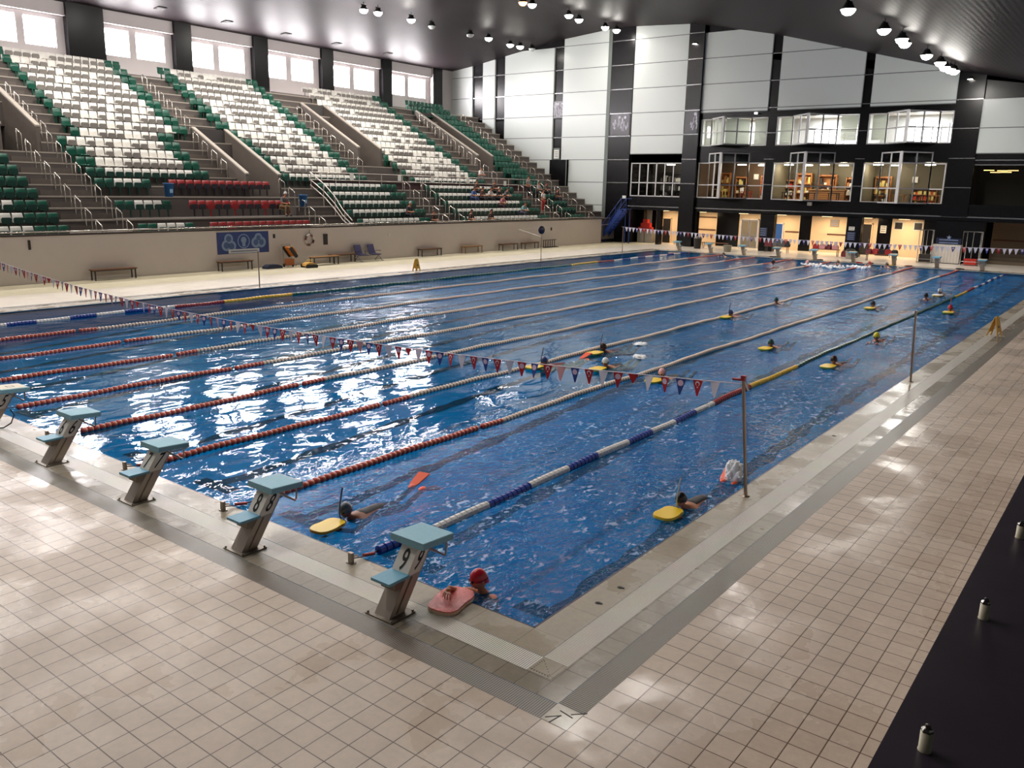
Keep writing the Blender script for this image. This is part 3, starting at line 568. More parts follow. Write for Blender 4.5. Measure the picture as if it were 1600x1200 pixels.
# furniture glimpsed in the lower rooms
woodO = mat('warm_wood', (172, 112, 62), .5, noise=.15); redS = mat('red_goods', (176, 50, 26), .5); darkF = mat('dark_furniture', (40, 34, 32), .6); yel = mat('yellow_cloth', (210, 190, 110), .6)
def table(x, y, z, w_, d_, h_, m, lab, nm='table', cat='table'):
    t_ = thing(nm, lab, cat, (x, y, z)); b_ = MB(); b_.box(-w_/2, w_/2, -d_/2, d_/2, h_-.05, h_); b_.build('table_top', [m], t_)
    for sx in (-1, 1):
        for sy in (-1, 1): l = MB(); l.box(sx*(w_/2-.06)-.025, sx*(w_/2-.06)+.025, sy*(d_/2-.06)-.025, sy*(d_/2-.06)+.025, 0, h_-.05); l.build('leg', [m], t_)
def shelf(x, y, z, w_, h_, m, goods, lab):
    t_ = thing('shelf_unit', lab, 'shelf', (x, y, z)); b_ = MB()
    b_.box(-w_/2, -w_/2+.04, -.2, .2, 0, h_); b_.box(w_/2-.04, w_/2, -.2, .2, 0, h_); b_.box(-w_/2, w_/2, .17, .2, 0, h_)
    for i in range(4): b_.box(-w_/2, w_/2, -.2, .2, i*h_/3.2, i*h_/3.2+.04)
    b_.build('frame', [m], t_)
    g_ = MB(); rr = random.Random(int(x*10))
    for i in range(3):
        xx = -w_/2+.08
        while xx < w_/2-.2:
            ww_ = rr.uniform(.08, .2); g_.box(xx, xx+ww_*.9, -.15, .1, i*h_/3.2+.04, i*h_/3.2+.04+rr.uniform(.15, h_/3.2-.1), rr.randrange(len(goods))); xx += ww_
    g_.build('goods', goods, t_)['kind'] = 'stuff'
shelf(-20.5, 59.3, 3.6, 1.5, 2.0, woodO, [redS, woodO, paper], 'orange-lit shelf of red goods at the right of the shop window')
shelf(-22.9, 59.4, 3.6, .9, 1.9, woodO, [yel, paper, darkF], 'tall shelf in the middle of the shop window')
table(-24.4, 58.6, 3.6, .9, .7, .9, yel, 'pale table at the left of the shop window'); table(-21.9, 58.0, 3.6, .8, .6, .75, redS, 'small red table in the shop window')
def counter(x0, x1, y, z, h_, lab):
    c_ = MB(); c_.box(x0, x1, y, y+.5, z, z+h_, 0)
    for k in range(6): c_.box(x0, x1, y-.015, y, z+.05+k*h_/6.5, z+.09+k*h_/6.5, 1)
    c_.box(x0-.05, x1+.05, y-.08, y+.55, z+h_, z+h_+.06, 1); tag(c_.build('counter', [woodO, mat('light_wood', (206, 160, 104), .5)]), lab, 'counter')
counter(-17.2, -14.6, 58.4, 3.6, .95, 'long wooden slatted counter in the cafe window')
shelf(-17.9, 59.4, 3.6, 1.1, 2.2, woodO, [yel, woodO, paper], 'shelf of jars behind the cafe counter'); shelf(-14.2, 59.4, 3.6, 1.2, 1.9, woodO, [paper, woodO, yel], 'lit shelf at the right of the cafe window')
for i, (x, w_) in enumerate(((-18.4, 'left'), (-16.6, 'middle'), (-15.0, 'right'))): table(x, 57.3, 3.6, .7, .6, .75, darkF, 'dark cafe table at the %s of the cafe window' % w_)
shelf(-12.2, 59.4, 3.6, 1.1, 2.0, woodO, [paper, yel, darkF], 'pale shelf at the left of the dining room window')
for i, (x, w_) in enumerate(((-11.9, 'leftmost'), (-10.7, 'second'), (-9.5, 'third'), (-8.4, 'rightmost'))): table(x, 57.6+.3*(i % 2), 3.6, .8, .6, .75, woodO if i % 2 else darkF, '%s table in the dining room window' % w_)
for x, z, lab in ((-16.0, 5.6, 'dark square speaker on the cafe back wall'), (-10.2, 5.4, 'white notice on the dining room back wall'), (-21.9, 5.5, 'white notice on the shop back wall'), (-14.4, 5.75, 'small white sign on the cafe back wall')):
    b_ = MB(); b_.box(x-.18, x+.18, 59.7, 59.8, z-.2, z+.2); tag(b_.build('wall_notice', [darkF if 'dark' in lab else paper]), lab, 'notice')
shelf(-19.0, 59.4, 3.6, .8, 1.7, woodO, [yel, redS, paper], 'narrow shelf at the left end of the cafe window'); shelf(-16.2, 59.5, 3.6, 1.3, 2.1, woodO, [paper, woodO, darkF], 'wide shelf above the middle of the cafe counter')
shelf(-9.4, 59.5, 3.6, 1.6, 1.2, woodO, [redS, darkF, yel], 'low cluttered shelf at the back of the dining room'); shelf(-24.3, 59.5, 3.6, .8, 2.2, woodO, [yel, woodO], 'pale shelf at the left end of the shop window'); shelf(-28.9, 59.4, 3.6, 2.4, 2.2, darkF, [darkF, ink, paper], 'dim grey shelving behind the twelve-pane window')
# dark room at the right: slim lamps
for k in range(5):
    b_ = MB(); b_.box(-.3, .3, -.03, .03, -.02, .02); o = b_.build('strip_lamp', [mat('amber_lamp_glow', (255, 206, 120), .5, emit=3.0)], None, (-5.3+.33*k, 57.4+.4*(k % 3), 6.0-.12*(k % 2)))
    tag(o, ['leftmost', 'second', 'middle', 'fourth', 'rightmost'][k]+' thin amber strip lamp in the dark right-hand room', 'lamp', 'amber strip lamps in the dark room')

# ---- ground floor
gf = MB(); gy = 59.0
DK, CR = 0, 1
gf.box(-31.2, 9.5, FY+.3, gy+.4, 2.72, 2.8, 0)
for x0, x1, y0 in ((-30.95, -30.5, FY+1.5), (-28.5, -28.2, FY), (-26.5, -25.0, FY), (-19.8, -18.75, FY), (-13.5, -12.5, FY), (-7.8, -4.85, FY)): gf.box(x0, x1, y0, y0+.55, 0, 2.75, 0)
struct(gf.build('wall_piers', [blackM]), 'black piers of the ground floor passage')
def backwall(x0, x1, m, lab=None): 
    b_ = MB(); b_.box(x0, x1, gy, gy+.1, 0, 2.75); struct(b_.build('wall_passage', [m]), lab)
greyPan = mat('pale_grey_wall', (176, 178, 174), .5)
for x0, x1, m in ((-34, -32.6, blackM), (-32.6, -30.5, greyPan), (-30.5, -30.1, blackM), (-30.1, -27.95, creamW), (-27.95, -26.4, blackM), (-26.4, -24.58, creamW), (-24.58, -22.68, blackM), (-22.68, -20.94, creamW), (-20.94, -19.86, blackM), (-19.86, -17.82, creamW),
                  (-17.82, -16.94, blackM), (-16.94, -14.2, creamW), (-14.2, -13.4, blackM), (-13.4, -12.16, creamW), (-12.16, -11.2, blackM), (-11.2, -9.1, creamW), (-9.1, -4.8, blackM), (-4.8, 9.4, mat('brown_wall', (120, 98, 76), .6))): backwall(x0, x1, m)
doorD = mat('dark_doorway', (30, 24, 22), .5); blueD = mat('blue_door', (38, 82, 150), .4); glassD = mat('dim_door_glass', (120, 112, 96), .15)
def door(n, x0, x1, z1, m, fm, lab, leafs=1, panes=False):
    f_ = MB(); f_.box(x0-.08, x0, gy-.12, gy+.02, 0, z1+.08); f_.box(x1, x1+.08, gy-.12, gy+.02, 0, z1+.08); f_.box(x0-.08, x1+.08, gy-.12, gy+.02, z1, z1+.08)
    o = struct(f_.build('door_%d' % n, [fm]), lab)
    for i in range(leafs):
        a_ = x0+(x1-x0)*i/leafs; c_ = x0+(x1-x0)*(i+1)/leafs
        l = MB(); l.box(a_+.02, c_-.02, gy-.07, gy-.02, .01, z1, 0)
        if panes:
            for z0_, z1_ in ((.12, .95), (1.05, z1-.12)): l.box(a_+.12, c_-.12, gy-.08, gy-.065, z0_, z1_, 1)
        l.build('door_leaf', [m, glassD], o)
        h_ = MB(); h_.tube([((c_-.1 if i == 0 else a_+.1), gy-.1, .95), ((c_-.1 if i == 0 else a_+.1), gy-.1, 1.15)], .015, 6); h_.build('handle', [metal], o)
door(1, -29.4, -28.67, 2.0, doorD, creamW, 'dark doorway in the leftmost lit passage'); door(2, -22.44, -21.1, 2.17, frameG, frameW, 'glazed double door with grey frame', 2, True)
door(3, -19.7, -19.11, 1.96, blueD, frameW, 'blue door in the lit recess'); door(4, -13.14, -12.55, 2.2, doorD, creamW, 'dark doorway with a cream frame')
bs = MB(); bs.box(-23.6, -22.9, gy-.1, gy, 0, .5, 0)
stripM = mat('brown_wood_strip', (92, 52, 30), .5)
for x0, x1, z in ((-26.3, -24.65, 1.2), (-26.3, -24.65, 2.2), (-18.9, -17.85, 1.35), (-15.7, -14.3, 1.3), (-4.7, 9.3, 1.45)):
    b_ = MB(); b_.box(x0, x1, gy-.04, gy, z, z+.1); struct(b_.build('trim_4', [stripM]), 'brown wooden rail along the passage wall')
for x0, x1, z0, z1, lab in ((-10.99, -10.5, 1.95, 2.4, 'left small dark window high in the cream wall'), (-9.7, -9.2, 1.95, 2.42, 'right small dark window high in the cream wall')):
    f_ = MB(); f_.box(x0, x1, gy-.03, gy+.01, z0, z1, 0); f_.box(x0-.06, x1+.06, gy-.02, gy+.01, z0-.06, z1+.06, 1); struct(f_.build('window_%d' % wi, [doorD, frameW]), lab); wi += 1
passL = [(-28.6, 60), (-25.3, 50), (-21.8, 55), (-18.8, 70), (-15.4, 80), (-12.6, 45), (-10.1, 90)]
for x, e in passL:
    L = bpy.data.lights.new('passage_light', 'AREA'); L.energy = e*.8; L.size = .7; L.color = (1, .77, .50); o = bpy.data.objects.new('passage_light', L); COL.objects.link(o); o.location = (x, 57.6, 2.66)
    b_ = MB(); b_.box(x-.35, x+.35, 57.5, 57.7, 2.67, 2.72); tag(b_.build('ceiling_lamp', [mat('passage_lamp', (255, 226, 180), .5, emit=4)]), 'flat lamp under the passage ceiling above the %s' % {-28.6: 'leftmost lit doorway', -25.3: 'second lit recess', -21.8: 'glazed double door', -18.8: 'blue door', -15.4: 'notice board recess', -12.6: 'cream framed doorway', -10.1: 'wall with two small windows'}[x], 'lamp')
def sign(x0, x1, z0, z1, y, m, rows, lab, star=False):
    b_ = MB(); b_.box(x0, x1, y-.03, y, z0, z1, 0)
    for i in range(rows): z = z0+(z1-z0)*(i+.6)/(rows+.4); b_.box(x0+.12*(x1-x0), x1-.12*(x1-x0), y-.036, y-.028, z, z+(z1-z0)*.35/(rows+.4), 1)
    if star: b_.prism([((x0+x1)/2+.16*math.sin(a_*math.pi/5)*(1 if a_ % 2 == 0 else .45), z1+.05+.16*math.cos(a_*math.pi/5)*(1 if a_ % 2 == 0 else .45)) for a_ in range(10)], 1, y-.04, y, 1)
    tag(b_.build('sign', [m, ink if m is paper else mat('pale_blue_print', (120, 136, 170), .5)]), lab, 'sign')
navyS = mat('navy_sign', (24, 30, 60), .4)
sign(-26.12, -25.56, 1.66, 2.38, FY, paper, 4, 'white notice with grey print on the first black pier'); sign(-19.8, -19.2, 1.08, 1.75, FY, navyS, 4, 'navy sign on the pier by the blue door')
sign(-13.32, -12.93, 1.83, 2.08, FY, paper, 2, 'small white sign above a navy one on a black pier'); sign(-13.42, -12.83, 1.12, 1.72, FY, navyS, 4, 'navy sign below a small white one on a black pier')
sign(-11.95, -11.55, 1.62, 2.15, 58.98, paper, 3, 'white notice on the black wall between two cream recesses'); sign(-15.55, -14.9, 1.9, 2.44, 58.98, mat('framed_board', (150, 128, 100), .5), 3, 'framed notice board on the cream wall')
sign(-7.6, -6.1, 1.15, 1.6, FY, navyS, 2, 'dark blue emblem sign with a pale star above the white cabinet', True)
for x, z, lab in ((-31.5, 3.7, 'small white box on the black wall left of the twelve-pane window'), (-16.2, 3.57, 'small white loudspeaker hanging under the cafe window')):
    b_ = MB(); b_.box(x-.16, x+.16, FY-.2, FY-.01, z-.12, z+.12); tag(b_.build('wall_box', [paper]), lab, 'box')
fl2 = thing('floodlight', 'small bright floodlight above the leftmost upper window', 'lamp', (-20.7, 55.7, 9.95)); b_ = MB(); b_.box(-.12, .12, 0, .2, -.05, .05); b_.build('housing', [darkcase], fl2); b_ = MB(); b_.box(-.11, .11, -.03, 0, -.06, .06); b_.build('glass', [mat('flood_glow', (255, 255, 255), .5, emit=8)], fl2)
for x, z, lab in ((-25.9, 15.1, 'bright round lamp high on the projecting black pilaster'), (-6.8, 11.5, 'small spotlight at the top of the right black pier')):
    t_ = thing('wall_lamp', lab, 'lamp', (x, 55.55, z)); b_ = MB(); b_.lathe([(0, .15), (.1, .14), (.16, 0)], 12); b_.build('housing', [darkcase], t_); b_ = MB(); b_.lathe([(0, -.02), (.15, -.01), (.15, .01), (0, .02)], 12); b_.build('glass', [lampE], t_)
# blue staircase against the corner
sb = mat('blue_steel', (22, 52, 120), .4)
t_ = thing('staircase', 'blue steel staircase in the corner between the low wall and the far wall', 'staircase', (-31.7, 54.6, 0))
b_ = MB(); x0, x1 = -.6, 1.0
b_.prism([(-1.3, 0), (-1.0, 0), (1.0, 2.5), (1.0, 2.8), (.8, 2.8)], 1, -.45, -.38, 0); b_.prism([(-1.3, 0), (-1.0, 0), (1.0, 2.5), (1.0, 2.8), (.8, 2.8)], 1, .38, .45, 0)
for k in range(11): b_.box(-1.15+k*.195, -.93+k*.195, -.4, .4, .2+k*.235, .235+k*.235, 0)
b_.box(.8, 1.4, -.45, .45, 2.72, 2.8, 0); b_.build('flight', [sb], t_)
for s_ in (-.43, .43):
    r_ = MB(); r_.tube([(-1.15, s_, 1.0), (.9, s_, 3.6), (1.35, s_, 3.6)], .03, 6); r_.tube([(-1.1, s_, .6), (.9, s_, 3.2)], .02, 6)
    for k in range(5): xx = -1.1+k*.5; r_.tube([(xx, s_, .2+(xx+1.1)*1.2), (xx, s_, 1.05+(xx+1.1)*1.27)], .02, 6)
    r_.build('handrail', [sb], t_)
for xx in (.95, 1.35): r_ = MB(); r_.tube([(xx, .3, 0), (xx, .3, 2.7)], .04, 6); r_.build('post', [sb], t_)

# ceiling vents near the windows
for i, (x, y) in enumerate([(-48.5, 25.6), (-48.7, 30.6), (-48.9, 35.7), (-48.9, 40.5), (-48.9, 46.0)]):
    v_ = MB(); s_ = (ceil_z(x+.3)-ceil_z(x-.3))/.6; M = Matrix.Translation((x, y, ceil_z(x)-.03)) @ Matrix.Rotation(-math.atan(s_), 4, 'Y')
    v_.box(-.3, .3, -.3, .3, -.02, .02, 0, M)
    for k in range(5): v_.box(-.26, .26, -.26+k*.11, -.21+k*.11, -.04, -.02, 1, M)
    tag(v_.build('ceiling_vent', [darkF, blk]), 'small square ceiling vent near the window wall, %s from the left' % ['first', 'second', 'third', 'fourth', 'fifth'][i], 'vent', 'ceiling vents near the window wall')
# ================================================================== POOL EQUIPMENT
ordn = ['nearest', 'second', 'third', 'fourth', 'fifth', 'sixth', 'seventh', 'eighth', 'ninth', 'tenth']
# ---- starting blocks
blueTop = mat('pale_blue_grip', (134, 184, 202), .55, noise=.10, nscale=25, bump=.3, bscale=120); blueStep = mat('blue_step_grip', (104, 166, 194), .5, noise=.1, nscale=30)
plateW = mat('number_plate', (232, 228, 220), .4); numK = mat('number_black', (22, 20, 20), .5); paleTop = mat('worn_pale_top', (202, 192, 164), .5, noise=.08, nscale=20)
LEAN = .68
def block(x, y, num, lab, far=False, pale=False):
    t_ = thing('starting_block', lab, 'starting block', (x, y, 0), math.pi if far else 0, 'starting blocks at the far end' if far else 'starting blocks at the near end')
    # local: +y towards the water, origin at the rear of the foot
    b_ = MB(); b_.box(-.19, .19, -.04, .30, 0, .012, 0)
    for sx in (-.17, .17):
        for sy in (-.02, .28): b_.lathe([(0, .03), (.013, .03), (.013, .0)], 8, 0, Matrix.Translation((sx, sy, 0)))
    b_.build('base_plate', [steelD], t_)
    Sh = Matrix(((1, 0, 0, 0), (0, 1, LEAN, 0), (0, 0, 1, 0), (0, 0, 0, 1)))
    c = MB(); c.box(-.105, .105, 0, .22, .01, .66, 0, Sh); c.box(.105, .112, .08, .10, .03, .36, 1, Sh); c.build('column', [mat('block_steel', (176, 164, 152), .34, .35, noise=.12, nscale=5), steelD], t_)
    P = Matrix.Translation((.0, .49, .658)) @ Matrix.Rotation(-.06, 4, 'X')
    p = MB()
    p.prism([(-.235, 0), (-.2, -.005), (.2, -.005), (.235, 0), (.235, .062), (.228, .07), (-.228, .07), (-.235, .062)], 1, -.12+.0, .34, 0, P)
    if pale: p.box(-.2, .2, -.1, .32, .07, .072, 1, P); p.box(-.06, .06, .05, .17, .072, .0735, 2, P); p.box(-.045, .045, .065, .155, .0735, .0745, 1, P)
    p.build('platform', [blueTop, paleTop, numK], t_)
    s_ = MB(); s_.prism([(-.105, .36), (.105, .36), (.105, .375), (-.105, .375)], 1, .02, .27, 1)
    s_.prism([(-.13, .375), (.13, .375), (.13, .405), (-.13, .405)], 1, -.01, .28, 0); s_.box(-.1, .1, .1, .24, .28, .36, 1)
    s_.build('rear_step', [blueStep, steelD], t_)
    h_ = MB()
    for sx in (-.2, .2): h_.tube([(sx, .50, .65), (sx, .73, .48), (sx, .75, .5), (sx, .76, .65)], .011, 6)
    h_.tube([(-.2, .735, .485), (.2, .735, .485)], .011, 6); h_.build('handle', [metal], t_)
    # number plates wrap the rear and the sides of the column
    n_ = MB(); n_.box(-.112, .112, -.006, .19, .38, .63, 0, Sh); npo = n_.build('number_plate', [plateW], t_)
    if num:
        if num not in NUMM:
            NUMM[num] = text_mesh(num, .27, numK, 'number', thin=.0015, width=.66)
        for M in (Matrix.Translation((0, LEAN*.505-.0105, .505)) @ Matrix.Rotation(math.pi/2-.0, 4, 'X'), Matrix.Translation((.1145, LEAN*.505+.095, .505)) @ Matrix.Rotation(math.pi/2, 4, 'Z') @ Matrix.Rotation(math.pi/2, 4, 'X')):
            # lettering leans with the column
            me = NUMM[num].copy(); me.transform(M)
            for v in me.vertices: v.co.y += (v.co.z-.505)*LEAN
            link('number', me, npo)
    return t_
NUMM = {}
for i, n_ in enumerate(['9', '8', '7', '6', '5']):
    block(-1.32-2.45*i, -.82, n_, 'pale blue starting block marked %s, %s' % (n_, ['nearest the pool corner', 'second from the near pool corner', 'third from the near pool corner', 'fourth from the near pool corner', 'with worn cream top at the left edge'][i]), pale=(n_ == '5'))
for i in range(10):
    x = -1.4-2.47*i
    block(x, 50.82+.0, '', 'small pale starting block across the pool, %s from the right-hand end of the far row' % ordn[i].replace('nearest', 'first'), True, pale=(i in (1, 3, 4, 6)))
cb = MB(); cb.tube([(-11.0, -.3, .35), (-10.98, -.25, .25), (-11.02, -.3, .1), (-11.1, -.4, .02), (-11.3, -.6, .01), (-11.6, -.7, .01)], .012, 6)
tag(cb.build('cable', [mat('black_rubber', (18, 18, 18), .5)]), 'black cable curling down from block 5', 'cable')

# ---- lane ropes
RC = {k: mat('float_'+k, c, .35) for k, c in dict(red=(176, 70, 56), pink=(222, 158, 138), cream=(226, 208, 192), white=(226, 224, 222), blue=(26, 62, 150), green=(18, 96, 84), yellow=(228, 186, 50), dred=(150, 30, 36), grey=(130, 120, 116)).items()}
cableM = mat('rope_cable', (70, 66, 66), .4, .5)
def rope(k):
    x = -2.5*k; B = (k in (1, 9))
    lab = ('lane rope of blue, white, red, yellow and green floats, ' if B else 'red and cream beaded lane rope, ')
    lab += {1: 'nearest to the right-hand deck', 9: 'furthest left beside the left deck', 2: 'the first one left of the green and yellow rope', 3: 'second left of the green and yellow rope', 4: 'third left of the near green and yellow rope', 5: 'fourth left of the near green and yellow rope', 6: 'third from the left-hand multicoloured rope', 7: 'second from the left-hand multicoloured rope', 8: 'next to the left-hand multicoloured rope'}[k]
    t_ = thing('lane_rope', lab, 'lane rope', (x, 0, -.01), 0, 'lane ropes stretched along the pool')
    def zz(y): return .012*math.sin(y*1.1+k*2)+.006*math.sin(y*3.7+k)
    def xx(y): return .03*math.sin(y*.21+k)+.012*math.sin(y*.9+k*1.7) if 1 < y < 49 else 0
    c = MB(); c.tube([(0, -.13, .06), (0, .0, .03)]+[(xx(y), y, zz(y)) for y in [.5+j for j in range(50)]]+[(0, 50, .03), (0, 50.13, .06)], .008, 6); c.build('cable', [cableM], t_)
    for s_, y in ((1, .0), (-1, 50)):
        q = MB(); q.tube([(0, y+s_*.03, .04), (0, y+s_*.20, .005)], .022, 8); q.build('tensioner', [RC['red']], t_)
    if B: segs = [(.26, 1.2, 'blue'), (1.2, 2.3, 'white'), (2.3, 3.27, 'blue'), (3.27, 4.29, 'white'), (4.29, 5.13, 'blue'), (5.13, 6.14, 'white'), (6.14, 6.99, 'blue'), (6.99, 7.95, 'white'), (7.95, 8.83, 'blue'), (8.83, 9.4, 'white'), (9.46, 9.73, 'white'), (9.73, 11.68, 'dred'), (11.68, 14.74, 'yellow'), (14.74, 34.57, 'green'), (34.57, 37.56, 'yellow'), (37.56, 39.4, 'dred')]+[(39.4+i, 40.4+i, ('white', 'blue')[i % 2]) for i in range(10)]
    else:
        n1 = 5.9+.15*math.sin(k*3); segs = [(.4, 5.1, 'red'), (5.22, n1, 'red'), (n1, 44.6, 'cream'), (44.6, 49.5, 'red')]
    for a_, c_, col in segs:
        near = a_ < 14 and k <= 6
        alt = {'red': 'pink', 'cream': 'grey'}.get(col)
        m = MB(); y = a_; i = 0; pitch = .105 if a_ < 10 else (.15 if a_ < 14 else .22); r = .062 if col != 'green' else .055
        sg = 10 if near else 7
        while y < c_-.02:
            L_ = min(pitch, c_-y); M = Matrix.Translation((xx(y), y, zz(y))) @ Matrix.Rotation(-math.pi/2, 4, 'X')
            if B: m.lathe([(.02, 0), (r, .01), (r, L_*.86), (.02, L_*.9)], sg, 0, M, smooth=False)
            else:
                m.lathe([(.02, 0), (r*.8, L_*.06), (r, L_*.3), (r*.8, L_*.6), (.02, L_*.64)], sg, 0, M); m.lathe([(.02, L_*.62), (r*.75, L_*.66), (r*.75, L_*.94), (.02, L_*.98)], sg, 1, M)
            y += pitch; i += 1
        m.build('float_section', [RC[col]]+([RC[alt]] if alt else []), t_)
    return t_
for k in range(1, 10): rope(k)
for k in range(1, 6):
    b_ = MB(); b_.box(-.03, .03, -.02, .02, 0, .13); b_.box(-.05, .05, -.035, .035, 0, .01); b_.tube([(0, .0, .09), (0, .1, .06)], .01, 6)
    tag(b_.build('rope_anchor', [metal], None, (-2.5*k, -.16, 0)), 'short steel rope anchor on the near coping, %s from the pool corner' % ['first', 'second', 'third', 'fourth', 'fifth'][k-1], 'rope anchor', 'rope anchors on the near coping')

# ---- flag posts and pennant strings
postM = mat('post_steel', (158, 140, 124), .28, .85)
def post(x, y, h, lab, top=None, lx=0, ly=0):
    t_ = thing('flag_post', lab, 'post', (x, y, 0)); b_ = MB(); b_.tube([(0, 0, .01), (lx, ly, h)], .024, 10); b_.build('pole', [postM], t_)
    f_ = MB(); f_.lathe([(0, .012), (.055, .012), (.06, 0)], 14); f_.build('foot', [postM], t_)
    if top == 'knot':
        k_ = MB(); k_.box(-.03, .03, -.03, .03, h-.01, h+.06, 0, Matrix.Translation((lx, ly, 0))); k_.tube([(lx-.02, ly, h), (lx+.03, ly, h-.03), (lx+.09, ly, h-.15)], .015, 6, 1); k_.tube([(lx-.16, ly, h-.01), (lx+.03, ly, h)], .02, 6, 0); k_.build('knot', [RC['dred'], RC['white']], t_)
    if top == 'sign':
        k_ = MB(); k_.lathe([(0, -.02), (.24, -.02), (.24, .02), (0, .02)], 20, 0, Matrix.Translation((0, 0, h+.22)) @ Matrix.Rotation(math.radians(75), 4, 'Z') @ Matrix.Rotation(math.pi/2, 4, 'X')); k_.box(-.02, .02, -.012, .012, h+.1, h+.34, 1, Matrix.Translation((0.0, -.0, 0))); k_.build('sign_disc', [navyS, RC['dred']], t_)
    return t_
post(.16, 4.95, 1.68, 'steel post on the right coping holding the near pennant string', 'knot', -.2, .05); post(.16, 14.85, 1.7, 'bare steel post further along the right coping', None, -.05, -.15); post(-25.2, 15.2, 1.52, 'bare steel post on the left coping below the blue banner')
post(-25.1, 35.2, 1.62, 'steel post with a round navy sign on the left coping', 'sign'); post(-25.3, 45.2, 1.8, 'steel post on the left coping holding the far pennant string'); post(-25.2, 5, 1.75, 'post outside the left edge holding the near pennant string'); post(.16, 45, 1.72, 'post at the right edge holding the far pennant string')
PC = dict(W=mat('pennant_white', (224, 216, 226), .6), R=mat('pennant_red', (188, 36, 36), .6), B=mat('pennant_blue', (44, 68, 140), .6), P=mat('pennant_faded', (222, 160, 160), .6), C=mat('pennant_emblem', (222, 188, 206), .6), S=mat('pennant_star', (236, 226, 226), .6), N=mat('pennant_dark', (44, 40, 54), .6))
def pennants(y, z0, z1, zs, xs, x0, x1, n, seq, lab, wid, hei, seed):
    t_ = thing('pennant_string', lab, 'pennant string', (0, y, 0))
    def z(x): return zs+((z1 if x > xs else z0)-zs)*((x-xs)/((x1 if x > xs else x0)-xs))**2
    b_ = MB(); b_.tube([(x0+(x1-x0)*i/80, 0, z(x0+(x1-x0)*i/80)) for i in range(81)], .007, 5); b_.build('cord', [PC['W']], t_)
    rr = random.Random(seed)
    for i in range(n):
        xc = x1-.42-(x1-x0-.8)*i/(n-1); kd = seq[i % len(seq)]; w_ = wid; h_ = hei*(1 if kd != 'r' else .6)
        col = dict(W='W', R='R', B='B', r='R', c='R', P='P')[kd]
        M = Matrix.Translation((xc, 0, z(xc)-.005)) @ Matrix.Rotation(rr.uniform(-.3, .3), 4, 'Z') @ Matrix.Rotation(rr.uniform(-.12, .12), 4, 'X')
        p = MB(); p.prism([(-w_/2, 0), (w_/2, 0), (w_*.06, -h_), (-w_*.06, -h_)], 1, -.003, .003, 0, M)
        if kd in ('B', 'c'): p.add([(w_*.28*math.cos(a_*math.pi/6), -.005, -h_*.27+w_*.28*math.sin(a_*math.pi/6)) for a_ in range(12)], [tuple(range(12))], 1, False, M)
        elif kd == 'R':   # crescent over a small star
            o_ = [(w_*.22*math.cos(a_), -h_*.22+w_*.22*math.sin(a_)) for a_ in [math.pi*(-.35)+i_*math.pi*1.7/10 for i_ in range(11)]]
            in_ = [(w_*.15*math.cos(a_), -h_*.25+w_*.15*math.sin(a_)) for a_ in [math.pi*(1.35)-i_*math.pi*1.7/10 for i_ in range(11)]]
            for q in range(10): p.add([(o_[q][0], -.005, o_[q][1]), (o_[q+1][0], -.005, o_[q+1][1]), (in_[9-q][0], -.005, in_[9-q][1]), (in_[10-q][0], -.005, in_[10-q][1])], [(0, 1, 2, 3)], 2, False, M)
            p.add([(w_*.1*(1 if a_ % 2 == 0 else .45)*math.sin(a_*math.pi/5), -.005, -h_*.45+w_*.1*(1 if a_ % 2 == 0 else .45)*math.cos(a_*math.pi/5)) for a_ in range(10)], [tuple(range(10))], 2, False, M)
        p.build('pennant', [PC[col], PC['C'], PC['S']], t_)
pennants(5.0, 1.76, 1.62, 1.17, -12.6, -25.2, -.04, 92, 'WRBcWrcWRBPRBcWRBR', 'string of small red, white and blue pennants sagging across the near end of the pool', .165, .24, 3)
pennants(45.0, 1.8, 1.72, 1.55, -12.6, -25.3, .16, 92, 'WWRWBW', 'string of mostly white pennants across the far end of the pool', .2, .28, 4)
rl = MB(); rl.tube([(-25.1, 35.2, 1.45), (-31.9, 42, 1.4), (-32.15, 47, 1.45)], .008, 5); tag(rl.build('rope', [RC['white']]), 'thin pale cord tied from the round-sign post to the low wall', 'cord')

# ---- wet floor signs
ysign = mat('yellow_sign', (206, 158, 40), .45)
def aframe(x, y, rz, lab):
    t_ = thing('wet_floor_sign', lab, 'floor sign', (x, y, 0), rz)
    for s_ in (-1, 1):
        b_ = MB(); M = Matrix.Translation((0, 0, .62)) @ Matrix.Rotation(s_*.26, 4, 'X') @ Matrix.Translation((0, 0, -.62))
        b_.prism([(-.15, 0), (-.09, 0), (-.07, .14), (.07, .14), (.09, 0), (.15, 0), (.1, .6), (.06, .64), (-.06, .64), (-.1, .6)], 1, s_*.012-.008, s_*.012+.008, 0, M)
        b_.prism([(-.04, .28), (.04, .28), (0, .38)], 1, s_*.022-.002, s_*.022+.002, 1, M); b_.build('panel', [ysign, numK], t_)
    b_ = MB(); b_.tube([(-.07, 0, .625), (.07, 0, .625)], .018, 6); b_.build('hinge', [ysign], t_)
aframe(-25.6, 25.0, 1.3, 'yellow folding floor sign standing on the left deck at the water edge'); aframe(.62, 23.75, 1.2, 'yellow folding floor sign standing on the right deck')

